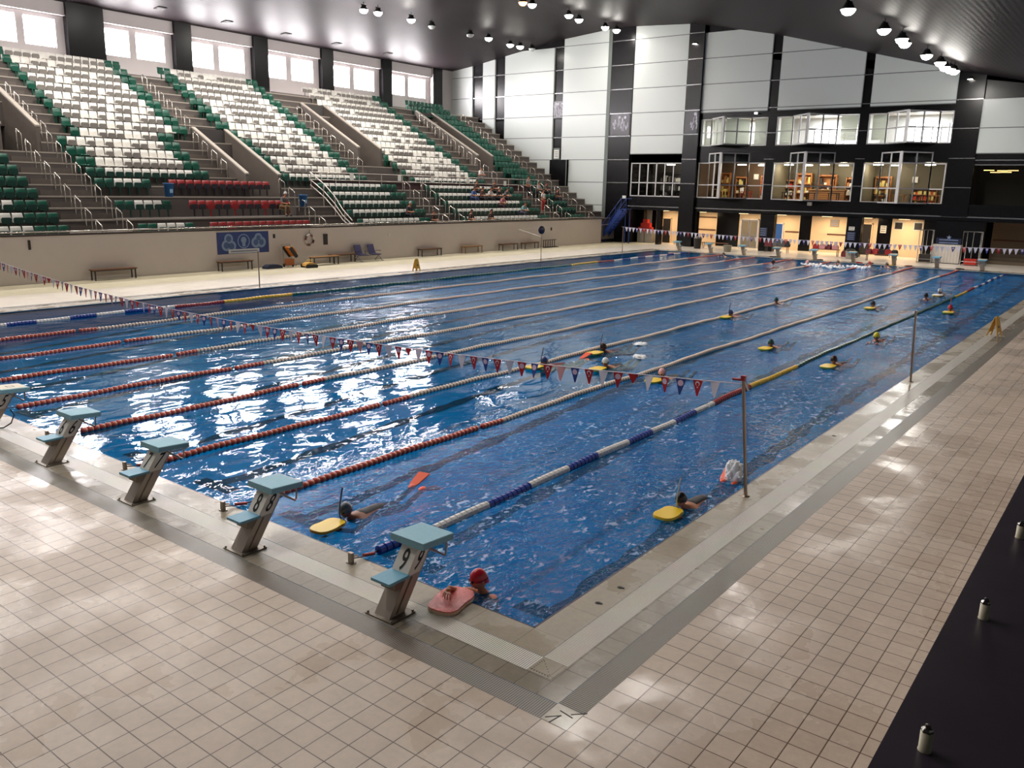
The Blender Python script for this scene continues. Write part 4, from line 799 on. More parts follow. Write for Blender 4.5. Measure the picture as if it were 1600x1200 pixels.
# ---- things along the low wall
benchW = mat('brown_bench_wood', (112, 72, 46), .5, noise=.15, nscale=12); benchF = mat('dark_bench_frame', (44, 34, 30), .45); tanW = mat('tan_bench_wood', (176, 132, 88), .5)
def bench(x, y0, y1, lab, top=benchW, fr_=benchF, h=.47, back=False, group='benches along the low wall'):
    L_ = y1-y0; t_ = thing('bench', lab, 'bench', (x, (y0+y1)/2, 0), 0, group)
    b_ = MB()
    for i in range(3): b_.box(-.19+i*.13, -.07+i*.13, -L_/2, L_/2, h-.035, h)
    b_.build('seat', [top], t_)
    f_ = MB(); f_.box(-.18, .18, -L_/2+.05, L_/2-.05, h-.075, h-.036); f_.build('apron', [fr_], t_)
    for sy in (-1, 1):
        for sx in (-1, 1):
            l = MB(); l.box(sx*.16-.022, sx*.16+.022, sy*(L_/2-.1)-.022, sy*(L_/2-.1)+.022, 0, h-.07); l.build('leg', [fr_], t_)
    if back:
        l = MB(); l.box(-.21, -.18, -L_/2, L_/2, .62, .8); l.box(-.2, -.17, -L_/2+.05, -L_/2+.1, .4, .8); l.box(-.2, -.17, L_/2-.1, L_/2-.05, .4, .8); l.build('backrest', [top], t_)
bench(-31.85, 11.5, 13.5, 'dark brown bench by the low wall, nearest of all'); bench(-31.85, 17.7, 19.6, 'dark brown bench by the low wall below the blue banner')
bench(-31.35, 22.95, 24.8, 'pale-topped bench standing out in front of another one by the orange cleaners', tanW); bench(-31.9, 24.75, 26.5, 'bench against the low wall behind the pale-topped bench')
bench(-31.9, 31.8, 33.75, 'bench by the low wall between the blue seats and the far group of benches'); bench(-31.9, 35.9, 37.8, 'light brown bench by the low wall, just before the far group', mat('light_bench', (150, 112, 70), .5), mat('light_bench_frame', (128, 92, 58), .5))
bench(-31.85, 39.8, 41.7, 'first dark bench of the far pair by the low wall'); bench(-31.85, 42.4, 44.2, 'second dark bench of the far pair by the low wall')
b_ = thing('metal_rack', 'low slatted rack by the low wall behind the round-sign post', 'rack', (-31.8, 45.7, 0)); q = MB()
for i in range(6): q.box(-.02, .02, -.8+i*.28, -.76+i*.28, 0, .55)
q.box(-.03, .03, -.85, .85, .53, .57); q.box(-.03, .03, -.85, .85, .02, .06); q.box(.2, .23, -.85, .85, 0, .04); q.box(-.03, .23, -.85, -.82, 0, .04); q.box(-.03, .23, .82, .85, 0, .04); q.build('frame', [benchF], b_)
# banner
bn = thing('banner', 'blue banner with three round white emblems hung on the low wall', 'banner', (-32.17, 19.43, 0)); q = MB(); q.box(-.012, 0, -1.51, 1.5, .78, 1.84, 0); q.build('cloth', [mat('banner_blue', (34, 54, 116), .5)], bn)
emb = mat('banner_emblem', (116, 138, 170), .5); embD = mat('banner_emblem_dark', (60, 84, 130), .5); q = MB()
def disc(mb, cy, cz, r, x, mi, n=20): mb.add([(x, cy+r*math.cos(2*math.pi*i/n), cz+r*math.sin(2*math.pi*i/n)) for i in range(n)], [tuple(range(n))], mi)
for cy, cz, r in ((-1.0, 1.2, .27), (-.72, 1.16, .27), (-.86, 1.52, .25)): disc(q, cy, cz, r, .002+.0005*cy, 0); disc(q, cy, cz, r*.6, .004, 1)
disc(q, 0, 1.38, .36, .002, 0); disc(q, 0, 1.38, .31, .004, 2); disc(q, 0, 1.44, .16, .006, 0); q.box(.005, .007, -.09, .09, 1.12, 1.3, 0)
for cy, cz, r in ((.72, 1.3, .27), (1.05, 1.3, .27), (.88, 1.52, .24)): disc(q, cy, cz, r, .002+.0004*cy, 0); disc(q, cy, cz, r*.55, .004, 1)
q.build('emblem', [emb, embD, mat('banner_blue', (34, 54, 116), .5)], bn)
q = MB(); q.box(0, .006, -.9, .9, .8, 1.0, 0); q.box(.006, .008, -.78, .78, .86, .93, 1); q.build('caption_strip', [mat('banner_strip', (196, 200, 206), .5), mat('banner_print', (120, 130, 150), .5)], bn)
# wall bits
t_ = thing('lifebuoy', 'red and white lifebuoy ring hanging on the low wall', 'lifebuoy', (-32.13, 23.55, 1.3), 0)
def torus_part(mb, R, r, a0, a1, n, mi, sg=10): mb.tube([(0, R*math.cos(a0+(a1-a0)*i/n), R*math.sin(a0+(a1-a0)*i/n)) for i in range(n+1)], r, sg, mi, cap=False)
q = MB()
for i in range(8): torus_part(q, .27, .055, i*math.pi/4, (i+1)*math.pi/4, 4, i % 2)
q.build('ring', [mat('buoy_white', (200, 194, 188), .4), mat('buoy_maroon', (96, 44, 44), .4)], t_); q = MB(); q.tube([(0, 0, .3), (0, 0, .55)], .012, 6); q.build('hanger', [benchF], t_)
for y, z0, z1, w_, lab, m in ((24.68, 1.0, 1.58, .26, 'upright dark grey panel on the low wall right of the lifebuoy', darkF), (21.28, 1.47, 1.67, .1, 'small dark box on the low wall right of the banner', darkF), (9.27, 1.4, 1.78, .08, 'small dark bracket on the low wall near the left edge', darkF), (46.4, 1.2, 1.45, .1, 'small dark bracket high on the far part of the low wall', darkF), (29.5, 1.35, 1.45, .1, 'tiny pale socket on the low wall above the blue seats', paper)):
    q = MB(); q.box(-32.2, -32.14, y-w_/2, y+w_/2, z0, z1); tag(q.build('wall_fitting', [m]), lab, 'fitting')
# pool cleaning robots
orange = mat('orange_plastic', (216, 122, 42), .4); rub = mat('rubber_dark', (30, 30, 30), .6)
def robot(x, y, z, rz, lab, tilt=0, col=orange):
    t_ = thing('pool_cleaner', lab, 'pool cleaning robot', (x, y, z), rz); M = Matrix.Rotation(tilt, 4, 'Y')
    q = MB(); q.prism([(-.3, .08), (-.26, .2), (-.1, .28), (.1, .28), (.26, .2), (.3, .08)], 1, -.24, .24, 0, M); q.build('body', [col], t_)
    for s_ in (-1, 1): q = MB(); q.prism([(-.33, .04), (-.3, 0), (.3, 0), (.33, .04), (.33, .13), (.28, .17), (-.28, .17), (-.33, .13)], 1, s_*.28-.045, s_*.28+.045, 0, M); q.build('track', [rub], t_)
    q = MB(); q.tube([M @ Vector(p) for p in ((-.15, 0, .27), (-.13, 0, .38), (.13, 0, .38), (.15, 0, .27))], .022, 6); q.build('handle', [mat('yellow_handle', (216, 176, 60), .4)], t_)
robot(-30.7, 22.3, 0, 1.4, 'yellow-orange pool cleaning robot lying on the left deck in front of the benches', 0, mat('yellow_plastic', (214, 164, 84), .4)); 
tr_ = thing('cleaner_trolley', 'trolley holding an upright orange pool cleaner by the low wall', 'trolley', (-31.6, 21.75, 0)); q = MB()
q.tube([(-.1, -.25, .05), (-.25, -.25, 1.15), (-.25, .25, 1.15), (-.1, .25, .05)], .018, 6); q.tube([(.25, -.25, .08), (-.15, -.25, .08)], .018, 6); q.tube([(.25, .25, .08), (-.15, .25, .08)], .018, 6); q.build('frame', [metal], tr_)
for s_ in (-.28, .28): q = MB(); q.lathe([(0, -.02), (.09, -.02), (.09, .02), (0, .02)], 14, 0, Matrix.Translation((-.1, s_, .09)) @ Matrix.Rotation(math.pi/2, 4, 'X')); q.build('wheel', [rub], tr_)
q = MB(); q.box(-.12, .12, -.22, .22, .10, .42, 0); q.build('power_box', [mat('dull_orange', (170, 96, 50), .5)], tr_)
robot(-31.6, 21.75, .72, 1.57, 'orange pool cleaning robot sitting on its trolley by the low wall', .9)
q = MB(); q.prism([(-.5, 0), (.5, 0), (.45, .12), (.2, .2), (-.3, .2), (-.48, .1)], 0, -.2, .2, 0, Matrix.Rotation(0, 4, 'Z')); tag(q.build('hose_bag', [mat('navy_cloth', (36, 44, 70), .7)], None, (-31.5, 20.6, 0)), 'dark navy bundle lying on the deck beside the cleaner trolley', 'bag')
# two blue waiting chairs on a beam
navyC = mat('navy_seat', (58, 54, 92), .5); t_ = thing('waiting_seats', 'pair of navy waiting chairs on a steel beam by the low wall', 'seats', (-31.6, 27.3, 0)); q = MB()
q.box(-.05, .0, -.95, .95, .3, .36); 
for sy in (-.8, .8): q.tube([(.3, sy, .02), (0, sy, .3), (-.3, sy, .02)], .022, 6); q.tube([(.3, sy, .03), (.4, sy+.0, .03)], .022, 6)
q.build('beam', [mat('grey_beam', (120, 116, 120), .4, .5)], t_)
for sy in (-.5, .5):
    q = MB(); q.prism([(-.2, .42), (.28, .40), (.28, .36), (-.22, .37)], 1, sy-.25, sy+.25); q.build('seat', [navyC], t_); q = MB(); q.prism([(-.2, .42), (-.24, .40), (-.42, .9), (-.38, .92)], 1, sy-.24, sy+.24); q.build('backrest', [navyC], t_)
for sy in (-.8, .0, .8): q = MB(); q.tube([(-.25, sy, .38), (-.25, sy, .56), (.2, sy, .58)], .02, 6); q.build('armrest', [navyC], t_)

# ---- at the far end
redC = mat('red_plastic', (190, 44, 32), .45)
cab = MB(); cab.box(-30.85, -29.5, 57.2, 57.9, 0, .95, 0); cab.box(-30.2, -30.17, 57.18, 57.2, .03, .92, 1); tag(cab.build('cabinet', [mat('grey_cabinet', (150, 142, 132), .5), darkF]), 'low grey cabinet in front of the pale panel left of the lit doorway', 'cabinet')
for i, (dx, dz) in enumerate(((-.4, 0), (0, .0), (.4, 0), (-.2, .33), (.22, .33), (0, .64))):
    q = MB(); q.prism([(-.2, 0), (.2, 0), (.22, .3), (.12, .34), (-.12, .34), (-.22, .3)], 1, -.2, .2, 0); tag(q.build('red_crate', [redC], None, (-30.25+dx, 57.55, .955+dz)), 'red plastic crate stacked on the grey cabinet, %s' % ['bottom left', 'bottom middle', 'bottom right', 'upper left', 'upper right', 'topmost'][i], 'crate', 'red crates on the grey cabinet')
def binn(x, y, r, h, m, lab, lid=None):
    t_ = thing('waste_bin', lab, 'bin', (x, y, 0)); q = MB(); q.lathe([(0, .01), (r*.85, .01), (r, h), (r*1.05, h), (r*1.05, h+.03), (r*.9, h+.03), (0, h-.02)], 16); q.build('body', [m], t_)
    if lid: q = MB(); q.lathe([(r*1.08, h+.03), (r*.8, h+.16), (0, h+.2)], 16); q.build('lid', [lid], t_)
binn(-23.9, 54.2, .3, .75, mat('dark_bin', (46, 44, 44), .4), 'dark round-topped bin beside the second pier behind the far blocks', metal)
binn(-20.9, 52.9, .3, .45, mat('pale_bin', (150, 146, 132), .5), 'low pale grey bin behind the far starting blocks'); binn(-12.35, 53.6, .32, .5, mat('white_bin', (178, 174, 164), .5), 'white bin with a dark liner in front of the cream framed doorway', rub)
farb = [(-24.0, -21.9, 55.2, 'far bench left of the pale bin'), (-19.0, -17.2, 55.3, 'far bench in front of the navy sign pier'), (-15.5, -13.6, 55.3, 'far bench in front of the notice board recess'), (-11.3, -9.3, 53.4, 'pale-legged far bench behind the wall of two small windows')]
for x0, x1, y, lab in farb:
    t_ = thing('bench', lab, 'bench', ((x0+x1)/2, y, 0), math.pi/2, 'benches behind the far blocks'); L_ = x1-x0; q = MB(); q.box(-.2, .2, -L_/2, L_/2, .43, .47); q.build('seat', [benchW], t_)
    for sy in (-1, 1):
        for sx in (-1, 1): l = MB(); l.box(sx*.16-.02, sx*.16+.02, sy*(L_/2-.1)-.02, sy*(L_/2-.1)+.02, 0, .43); l.build('leg', [benchF], t_)
BG = [mat('bag_maroon', (110, 34, 44), .7), mat('bag_black', (30, 28, 32), .7), mat('bag_red', (170, 44, 44), .7), mat('bag_grey', (96, 92, 92), .7), mat('bag_pink', (216, 150, 150), .7)]
BN = ['maroon', 'black', 'red', 'grey', 'pink']
def bag(x, y, z, s, c, lab, group=None):
    t_ = thing('sports_bag', lab, 'bag', (x, y, z), random.uniform(-.5, .5), group); q = MB()
    q.prism([(-.24*s, .0), (.24*s, .0), (.27*s, .14*s), (.22*s, .34*s), (.1*s, .42*s), (-.1*s, .42*s), (-.22*s, .34*s), (-.27*s, .14*s)], 1, -.14*s, .14*s); q.build('body', [BG[c]], t_)
    q = MB(); q.tube([(-.1*s, -.15*s, .3*s), (-.08*s, -.17*s, .5*s), (.08*s, -.17*s, .5*s), (.1*s, -.15*s, .3*s)], .02*s, 5); q.build('strap', [BG[1]], t_)
pl = [(-18.7, 55.3, .47, 0, 1.1, 'navy sign bench'), (-18.3, 55.3, .47, 3, 1.2, 'navy sign bench'), (-17.8, 55.3, .47, 3, 1.1, 'navy sign bench'), (-17.4, 55.3, .47, 1, 1.0, 'navy sign bench'),
      (-15.25, 55.3, .47, 2, .8, 'notice board bench'), (-14.8, 55.3, .47, 4, .8, 'notice board bench'), (-14.35, 55.3, .47, 0, .8, 'notice board bench'), (-13.9, 55.3, .47, 4, .8, 'notice board bench'),
      (-13.2, 55.4, 0, 0, 1.0, 'deck by the black pier'), (-12.6, 55.4, 0, 1, 1.0, 'deck by the black pier'),
      (-11.1, 53.4, .47, 0, .75, 'pale-legged bench'), (-10.7, 53.4, .47, 2, .8, 'pale-legged bench'), (-10.3, 53.4, .47, 1, .75, 'pale-legged bench'), (-9.9, 53.4, .47, 2, .8, 'pale-legged bench'), (-9.5, 53.4, .47, 1, .75, 'pale-legged bench')]
for i, (x, y, z, c, s, w_) in enumerate(pl):
    same = [j for j in range(len(pl)) if pl[j][5] == w_]
    bag(x, y, z, s, c, '%s sports bag on the %s, %s from the left' % (BN[c], w_, ['first', 'second', 'third', 'fourth', 'fifth'][same.index(i)]), 'bags by the far benches')
# bits left on the far coping
for i, (x, y, c, n_, lab) in enumerate([(-16.6, 50.7, 1, 'fins', 'black pair of fins left of the fourth far block'), (-13.4, 50.7, 1, 'fins', 'black swim fins right of the notice board'), (-10.9, 50.5, 2, 'kickboard', 'red kickboard on the far coping'), (-10.2, 50.6, 1, 'fins', 'dark fins left of a yellow board on the far coping'), (-7.9, 50.5, 0, 'fins', 'maroon fins at the far coping by a block'), (-5.1, 50.8, 1, 'fins', 'black fins on the far coping between the two right blocks')]):
    t_ = thing('swim_fins' if n_ == 'fins' else 'kickboard', lab, n_, (x, y, 0), random.uniform(-.6, .6))
    for s_ in (-.14, .14): q = MB(); q.prism([(-.06, 0), (.06, 0), (.1, .5), (-.1, .5)], 2, .005, .06, 0, Matrix.Translation((s_, -.2, 0)) @ Matrix.Rotation(s_*2, 4, 'Z')); q.build('fin' if n_ == 'fins' else 'board', [BG[c]], t_)
def kboard(x, y, z, rz, m, m2, lab, s=1.0, tilt=0):
    t_ = thing('kickboard', lab, 'kickboard', (x, y, z), rz); t_.rotation_euler[0] = tilt
    pts = []; 
    for i in range(24):
        a_ = 2*math.pi*i/24; u = math.cos(a_); v = math.sin(a_)
        w_ = .15*(1 if v > 0 else 1.0-.12*math.exp(-((v+.1)/.3)**2)); pts.append((math.copysign(abs(u)**.6, u)*w_*s, math.copysign(abs(v)**.7, v)*.225*s))
    q = MB(); q.prism(pts, 2, 0, .026*s, 1); q.build('board', [m, m2], t_); q = MB(); q.prism([(a_*.985, b_*.985) for a_, b_ in pts], 2, .026*s, .034*s, 0); q.build('top_layer', [m], t_); return t_
yelB = mat('kickboard_yellow', (240, 200, 40), .35); greB = mat('kickboard_green', (120, 160, 60), .4); 
kboard(-9.0, 50.5, 0, 1.3, yelB, yelB, 'yellow kickboard left on the far coping by a starting block')
# white cabinet, tall frames
q = thing('cabinet', 'wide white cabinet with ribbed front between the two tall metal frames', 'cabinet', (-6.8, 55.5, 0)); b_ = MB(); b_.box(-.85, .85, -.4, .4, .04, 1.2, 0)
for i in range(9): b_.box(-.8+i*.19, -.785+i*.19, -.41, -.4, .06, 1.18, 1)
b_.build('body', [mat('cabinet_white', (214, 206, 196), .5), mat('cabinet_rib', (176, 168, 158), .5)], q); b_ = MB(); b_.box(-.87, .87, -.42, .42, 0, .04); b_.build('plinth', [darkF], q)
frS = mat('frame_steel', (176, 172, 166), .3, .7)
for x, w_, lab in ((-7.9, .42, 'tall steel goal frame left of the white cabinet'), (-5.2, .55, 'tall steel goal frame right of the white cabinet')):
    t_ = thing('tubing', lab, 'tubing', (x, 54.4, 0));  # plain tubular metal frames beside the cabinet
    for nm, pts in (('upright_frame', [(-w_, 0, 0), (-w_, 0, 2.15), (w_, 0, 2.15), (w_, 0, 0)]), ('rear_frame', [(-w_+.15, .5, 0), (-w_+.15, .5, 2.1), (w_-.15, .5, 2.1), (w_-.15, .5, 0)])):
        b_ = MB(); b_.tube(pts, .025, 6); b_.build(nm, [frS], t_)
    b_ = MB(); b_.tube([(-w_, 0, .25), (w_, 0, .25)], .02, 6); b_.tube([(-w_, 0, 2.1), (-w_+.15, .5, 2.08)], .02, 6); b_.tube([(w_, 0, 2.1), (w_-.15, .5, 2.08)], .02, 6); b_.tube([(0, .25, 0), (0, .25, 2.1)], .018, 6); b_.tube([(-w_, 0, .03), (-w_+.15, .5, .03)], .02, 6); b_.tube([(w_, 0, .03), (w_-.15, .5, .03)], .02, 6); b_.build('brace', [frS], t_)
b_ = MB(); b_.box(-.35, .35, -.25, .25, 0, .35); b_.box(-.37, .37, -.27, .27, .3, .36); tag(b_.build('red_crate', [redC], None, (-5.2, 54.75, .06)), 'red box inside the right tall steel frame', 'crate')
b_ = MB(); b_.box(-.35, .35, -.2, .2, 0, .5); tag(b_.build('dark_box', [darkF], None, (-7.9, 54.75, .06)), 'dark box inside the left tall steel frame', 'box')
# stepped plinth at the far right
b_ = MB()
for i in range(3): b_.box(-4.6, 9.3, 57.2+i*.5, 59, 0 if i == 0 else .001, .22*(i+1))
struct(b_.build('floor', [mat('brown_step', (104, 90, 74), .6)]), 'low brown steps at the far right')
# pool ladder rails at the right far corner
lb = mat('ladder_blue', (30, 92, 160), .35); t_ = thing('pool_ladder', 'blue-wrapped handrails at the far right corner of the pool', 'ladder', (-.4, 46.5, 0))
for s_ in (-.25, .25): b_ = MB(); b_.tube([(.5, s_, 0), (.5, s_, .8), (.3, s_, .95), (-.1, s_, .9), (-.2, s_, .6), (-.2, s_, -.2)], .035, 8); b_.build('handrail', [lb], t_)
# ---- balcony in front of the camera, with capped bolts
ledge = mat('black_glossy_ledge', (52, 45, 54), .3, spec=.3, noise=.25, nscale=2, bump=.05, bscale=6)
b_ = MB(); b_.box(3.72, 9.4, -11, 56, 1.75, 1.95); struct(b_.build('floor', [ledge]), 'glossy black ledge beside the deck'); b_ = MB(); b_.box(3.8, 4.0, -11, 56, 0, 1.75); struct(b_.build('wall_ledge', [greyWall]))
capM = mat('cream_plastic_tube', (222, 212, 186), .4); nutM = mat('steel_nut', (140, 136, 132), .25, .95)
for y, w_ in ((-2.6, 'nearest the camera'), (-1.14, 'middle one of three'), (.32, 'furthest of the three')):
    t_ = thing('capped_bolt', 'short cream sleeved bolt standing on the black ledge, '+w_, 'bolt', (3.88, y, 1.95), 0, 'capped bolts on the black ledge')
    q = MB(); q.lathe([(.028, 0), (.0285, .004), (.026, .008), (.026, .09), (.0, .091)], 18); q.build('sleeve', [capM], t_)
    q = MB(); q.lathe([(.025, .09), (.026, .1), (.02, .108), (.012, .112), (.012, .122), (0, .124)], 6, smooth=False); q.build('nut', [nutM], t_)
# ================================================================== STAND SEATS
seatC = {k: mat('seat_'+k, c, r, noise=0) for k, c, r in (('white', (226, 222, 214), .35), ('green', (8, 80, 62), .35), ('dgreen', (16, 58, 48), .4), ('red', (146, 26, 26), .4), ('navy', (30, 26, 36), .45), ('fold', (132, 126, 120), .4))}  # folded white pans get a greyer colour for the shade they sit in
def seat_shapes():
    back = MB(); w_ = .215
    pf = []
    n = 6
    for i in range(n+1):
        u = -w_+2*w_*i/n; c = .035*(1-(u/w_)**2)
        for z, xo in ((.44, -.02), (.62, -.045), (.80, -.075), (.83, -.11)): pf.append((xo-c, u*(1 if z < .8 else .93), z))
    fs = [(i*4+j, (i+1)*4+j, (i+1)*4+j+1, i*4+j+1) for i in range(n) for j in range(3)]
    back.add(pf, fs, 0, True); back.add([(x-.025, y, z) for x, y, z in pf], [f[::-1] for f in fs], 0, True)
    for j0 in (0, n*4): back.add([pf[j0+j] for j in range(4)]+[(pf[j0+j][0]-.025, pf[j0+j][1], pf[j0+j][2]) for j in range(4)], [(0, 1, 5, 4), (1, 2, 6, 5), (2, 3, 7, 6)], 0)
    pan = MB(); pan.prism([(.0, .42), (.30, .43), (.38, .455), (.40, .44), (.39, .40), (.30, .385), (.0, .38)], 1, -.205, .205, 0); pan.box(0, .05, -.03, .03, .05, .40, 0); pan.box(0, .16, -.18, -.15, .1, .38, 0); pan.box(0, .16, .15, .18, .1, .38, 0)
    fold = MB(); fold.prism([(-.19, .40), (.19, .40), (.2, .60), (.15, .655), (-.15, .655), (-.2, .60)], 0, .0, .045, 0); fold.box(0, .05, -.03, .03, .05, .42, 0)
    return back, pan, fold
SB, SP, SF = seat_shapes()
SM = {}
def smesh(kind, col):
    if (kind, col) not in SM: SM[(kind, col)] = {'back': SB, 'pan': SP, 'fold': SF}[kind].mesh('seat_'+kind, [seatC[col]])
    return SM[(kind, col)]
PITCHY = .475
seats = []
rs = random.Random(11)
def block_rows(y0, y1, ks, name, colf):
    for k in ks:
        n = int((y1(k)-y0(k))/PITCHY)
        for i in range(n):
            y = y0(k)+PITCHY*(i+.5); bc, pc, f = colf(k, i, n); seats.append((k, y, bc, pc, f, name))
def upper(gl, gr):
    def f(k, i, n):
        g = i < gl(k) or i >= n-gr
        fold = rs.random() < (.62 if k < 12 else .8)
        if k == 4: return ('green' if g else 'white', 'dgreen', True)
        return ('green', 'green', fold) if g else ('white', 'fold' if fold else 'white', fold)
    return f
block_rows(lambda k: 6.0, lambda k: 11.55, range(-1, 9), 'far-left block', lambda k, i, n: (('green' if (i >= n-(3 if k < 2 else 4) or k > 4) else 'white'), 'dgreen', True))
block_rows(lambda k: 15.35 if k >= 8 else 14.25, lambda k: 22.65 if k >= 9 else 21.12, range(4, 18), 'second upper block', upper(lambda k: 1 if k > 6 else 2, 2))
block_rows(lambda k: 24.9 if k >= 9 else 25.3, lambda k: 32.85, range(4, 18), 'third upper block', upper(lambda k: 2, 2))
block_rows(lambda k: 36.4, lambda k: 44.75, range(4, 18), 'fourth upper block', upper(lambda k: 1 if k < 11 else 0, 2))
block_rows(lambda k: 47.3 if k >= 15 else 48.85, lambda k: 52.25, range(4, 18), 'upper green block', lambda k, i, n: ('green', 'green' if k > 5 else 'dgreen', rs.random() < .4))
low = lambda k, i, n: ('green' if (i < 1 or i >= n-3) else 'white', 'dgreen', True)
block_rows(lambda k: 27.6, lambda k: 34.6, range(-1, 4), 'block right of wide steps', low)
block_rows(lambda k: 36.95, lambda k: 47.3, range(-1, 4), 'block where people sit', low)
block_rows(lambda k: 49.5, lambda k: 52.25, range(-1, 4), 'lower green block', lambda k, i, n: ('green', 'dgreen', True))
block_rows(lambda k: 14.2 if k > 0 else 14.3, lambda k: 17.2, (3, 1, -1), 'block by the blue bin', lambda k, i, n: ('green' if (i < 2 or i >= n-1) else 'white', 'dgreen', True))
block_rows(lambda k: 18.0, lambda k: 24.2, (3, 1, -1), 'red block', lambda k, i, n: ('red', 'navy' if rs.random() < .9 else 'red', True))
vis = []
for s_ in seats:
    k, y = s_[0], s_[1]; p = px(XR(k), y, TR(k)+.6)
    if -14 < p[0] < 1640: vis.append(((Vector((XR(k), y, TR(k)))-Vector(CP)).length, s_))
vis.sort(key=lambda a_: a_[0])
near = vis[:300]; rest = vis[300:]
ORD = ['first', 'second', 'third', 'fourth', 'fifth', 'sixth', 'seventh', 'eighth', 'ninth', 'tenth', 'eleventh', 'twelfth', 'thirteenth', 'fourteenth', 'fifteenth', 'sixteenth', 'seventeenth', 'eighteenth', 'nineteenth', 'twentieth', 'twenty-first', 'twenty-second', 'twenty-third', 'twenty-fourth']
rowy = {}
for s_ in seats: rowy.setdefault((s_[0], s_[5]), []).append(s_[1])
for v in rowy.values(): v.sort(reverse=True)
for d, (k, y, bc, pc, f, nm) in near:
    cw = {'white': 'white-backed', 'green': 'green', 'red': 'red-backed'}[bc]
    t_ = thing('stadium_seat', '%s seat, %s row up, %s from right end, %s' % (cw, ORD[k+1], ORD[rowy[(k, nm)].index(y)], nm), 'seat', (XR(k), y, TR(k)), 0, 'seats in the %s, %s row' % (nm, ORD[k+1]))
    link('backrest', smesh('back', bc), t_); link('seat_pan', smesh('fold' if f else 'pan', pc), t_)
big_ = MB(); ci = {k: i for i, k in enumerate(seatC)}
for d, (k, y, bc, pc, f, nm) in rest:
    M = Matrix.Translation((XR(k), y, TR(k)))
    big_.add(SB.v, SB.f, ci[bc], True, M); q = SF if f else SP; big_.add(q.v, q.f, ci[pc], False, M)
tag(big_.build('stadium_seats', list(seatC.values())), 'hundreds of smaller white and green seats covering the upper stand', 'seats', None, 'stuff')
# ---- rails in the aisles
railM = mat('rail_steel', (186, 178, 168), .25, .8)
hr = MB(); hr.tube([(-.05, 0, 0), (-.05, 0, .98), (.0, 0, 1.03), (.42, 0, .82), (.46, 0, .76), (.46, 0, -.2)], .022, 6); hrm = hr.mesh('handrail', [railM])
for y, k0, k1, w_ in ((12.4, -1, 7, 'left side of the leftmost aisle'), (13.8, -1, 7, 'right side of the leftmost aisle'), (13.95, 8, 15, 'upper leftmost aisle'), (22.3, 5, 8, 'aisle beside the second block'), (24.85, -1, 3, 'left side of the wide front steps'), (33.2, 6, 13, 'aisle between third and fourth blocks'), (35.0, -1, 3, 'left side of middle front aisle'),
                      (36.6, -1, 3, 'right side of middle front aisle'), (46.4, 5, 14, 'aisle beside the all-green block'), (47.6, -1, 3, 'left side of the last front aisle'), (49.2, -1, 3, 'right side of the last front aisle'), (52.6, -1, 15, 'far-wall side of upper green block'), (22.9, 10, 15, 'left of the third block, high up'), (39.4, 4, 7, 'middle of the fourth block')):
    if y == 39.4: continue
    for k in range(k0, k1+1):
        p = px(XR(k), y, ZR(k))
        if p[0] > 0:
            o = link('handrail', hrm, None, (XR(k)-.02, y, TR(k)))
            tag(o, 'steel hoop rail, %s, %s row up' % (w_, ORD[k+1]), 'handrail', 'hoop rails, '+w_)
gr_ = MB(); xg = -36.55
for z in (4.93, 4.5): gr_.tube([(xg, 27.4, z), (xg, 50.6, z-.02)], .032, 6)
for i in range(13): gr_.tube([(xg, 27.4+i*1.93, 3.7), (xg, 27.4+i*1.93, 4.93)], .025, 6)
for dz in (0, -.43, -.75): gr_.tube([(xg, 27.35, 4.93+dz), (-35.2, 27.25, 4.25+dz), (-34.2, 27.15, 3.6+dz), (-33.4, 27.05, 2.85+dz*.8), (-32.55, 27.0, 2.25+dz*.6)], .032, 6)
for x, z in ((-35.2, 4.2), (-34.2, 3.6), (-33.4, 2.8)): gr_.tube([(x, 27.2, z-1.4), (x, 27.2, z)], .025, 6)
gr_.tube([(xg, 50.6, 4.9), (-35.6, 50.8, 4.0), (-35.4, 50.8, 3.3)], .03, 6)
tag(gr_.build('guard_rail', [mat('pale_guard_rail', (196, 186, 178), .3, .4)]), 'long pale guard rail on the middle walkway, sloping down by the wide steps', 'railing')
mb_ = MB(); mb_.box(xg-.1, xg-.06, 27.5, 50.4, 3.75, 4.45); tag(mb_.build('walkway_screen', [mat('maroon_screen', (66, 40, 42), .6)]), 'dark maroon screen under the long pale guard rail', 'screen')
for i, (y, z, w_) in enumerate([(30.6, 4.75, 'leftmost'), (34.8, 4.75, 'second from the left'), (38.0, 4.72, 'third from the left'), (41.8, 4.7, 'fourth from the left'), (46.2, 4.6, 'rightmost')]):
    q = MB(); q.box(xg+.035, xg+.045, y-.16, y+.16, z-.2, z+.16); tag(q.build('paper_notice', [paper], None, (0, 0, 0)), 'white paper notice taped to the long guard rail, '+w_, 'notice', 'paper notices on the guard rail')
for y, k, lab in ((16.9, 1.9, 'blue plastic bin on the terrace edge by the green and white seats'), (25.0, 1.6, 'blue plastic bin at the top of the wide front steps')):
    t_ = thing('waste_bin', lab, 'bin', (-34.4 if k > 1.8 else -34.35, y, TR(3 if k > 1.8 else 2)-.0)); q = MB(); q.lathe([(0, .01), (.19, .01), (.23, .62), (.25, .62), (.25, .66), (.21, .66), (0, .6)], 14); q.build('body', [mat('blue_plastic', (40, 100, 160), .4)], t_); q = MB(); q.box(.215, .222, -.08, .08, .2, .38); q.build('sticker', [mat('pale_sticker', (150, 190, 220), .4)], t_)

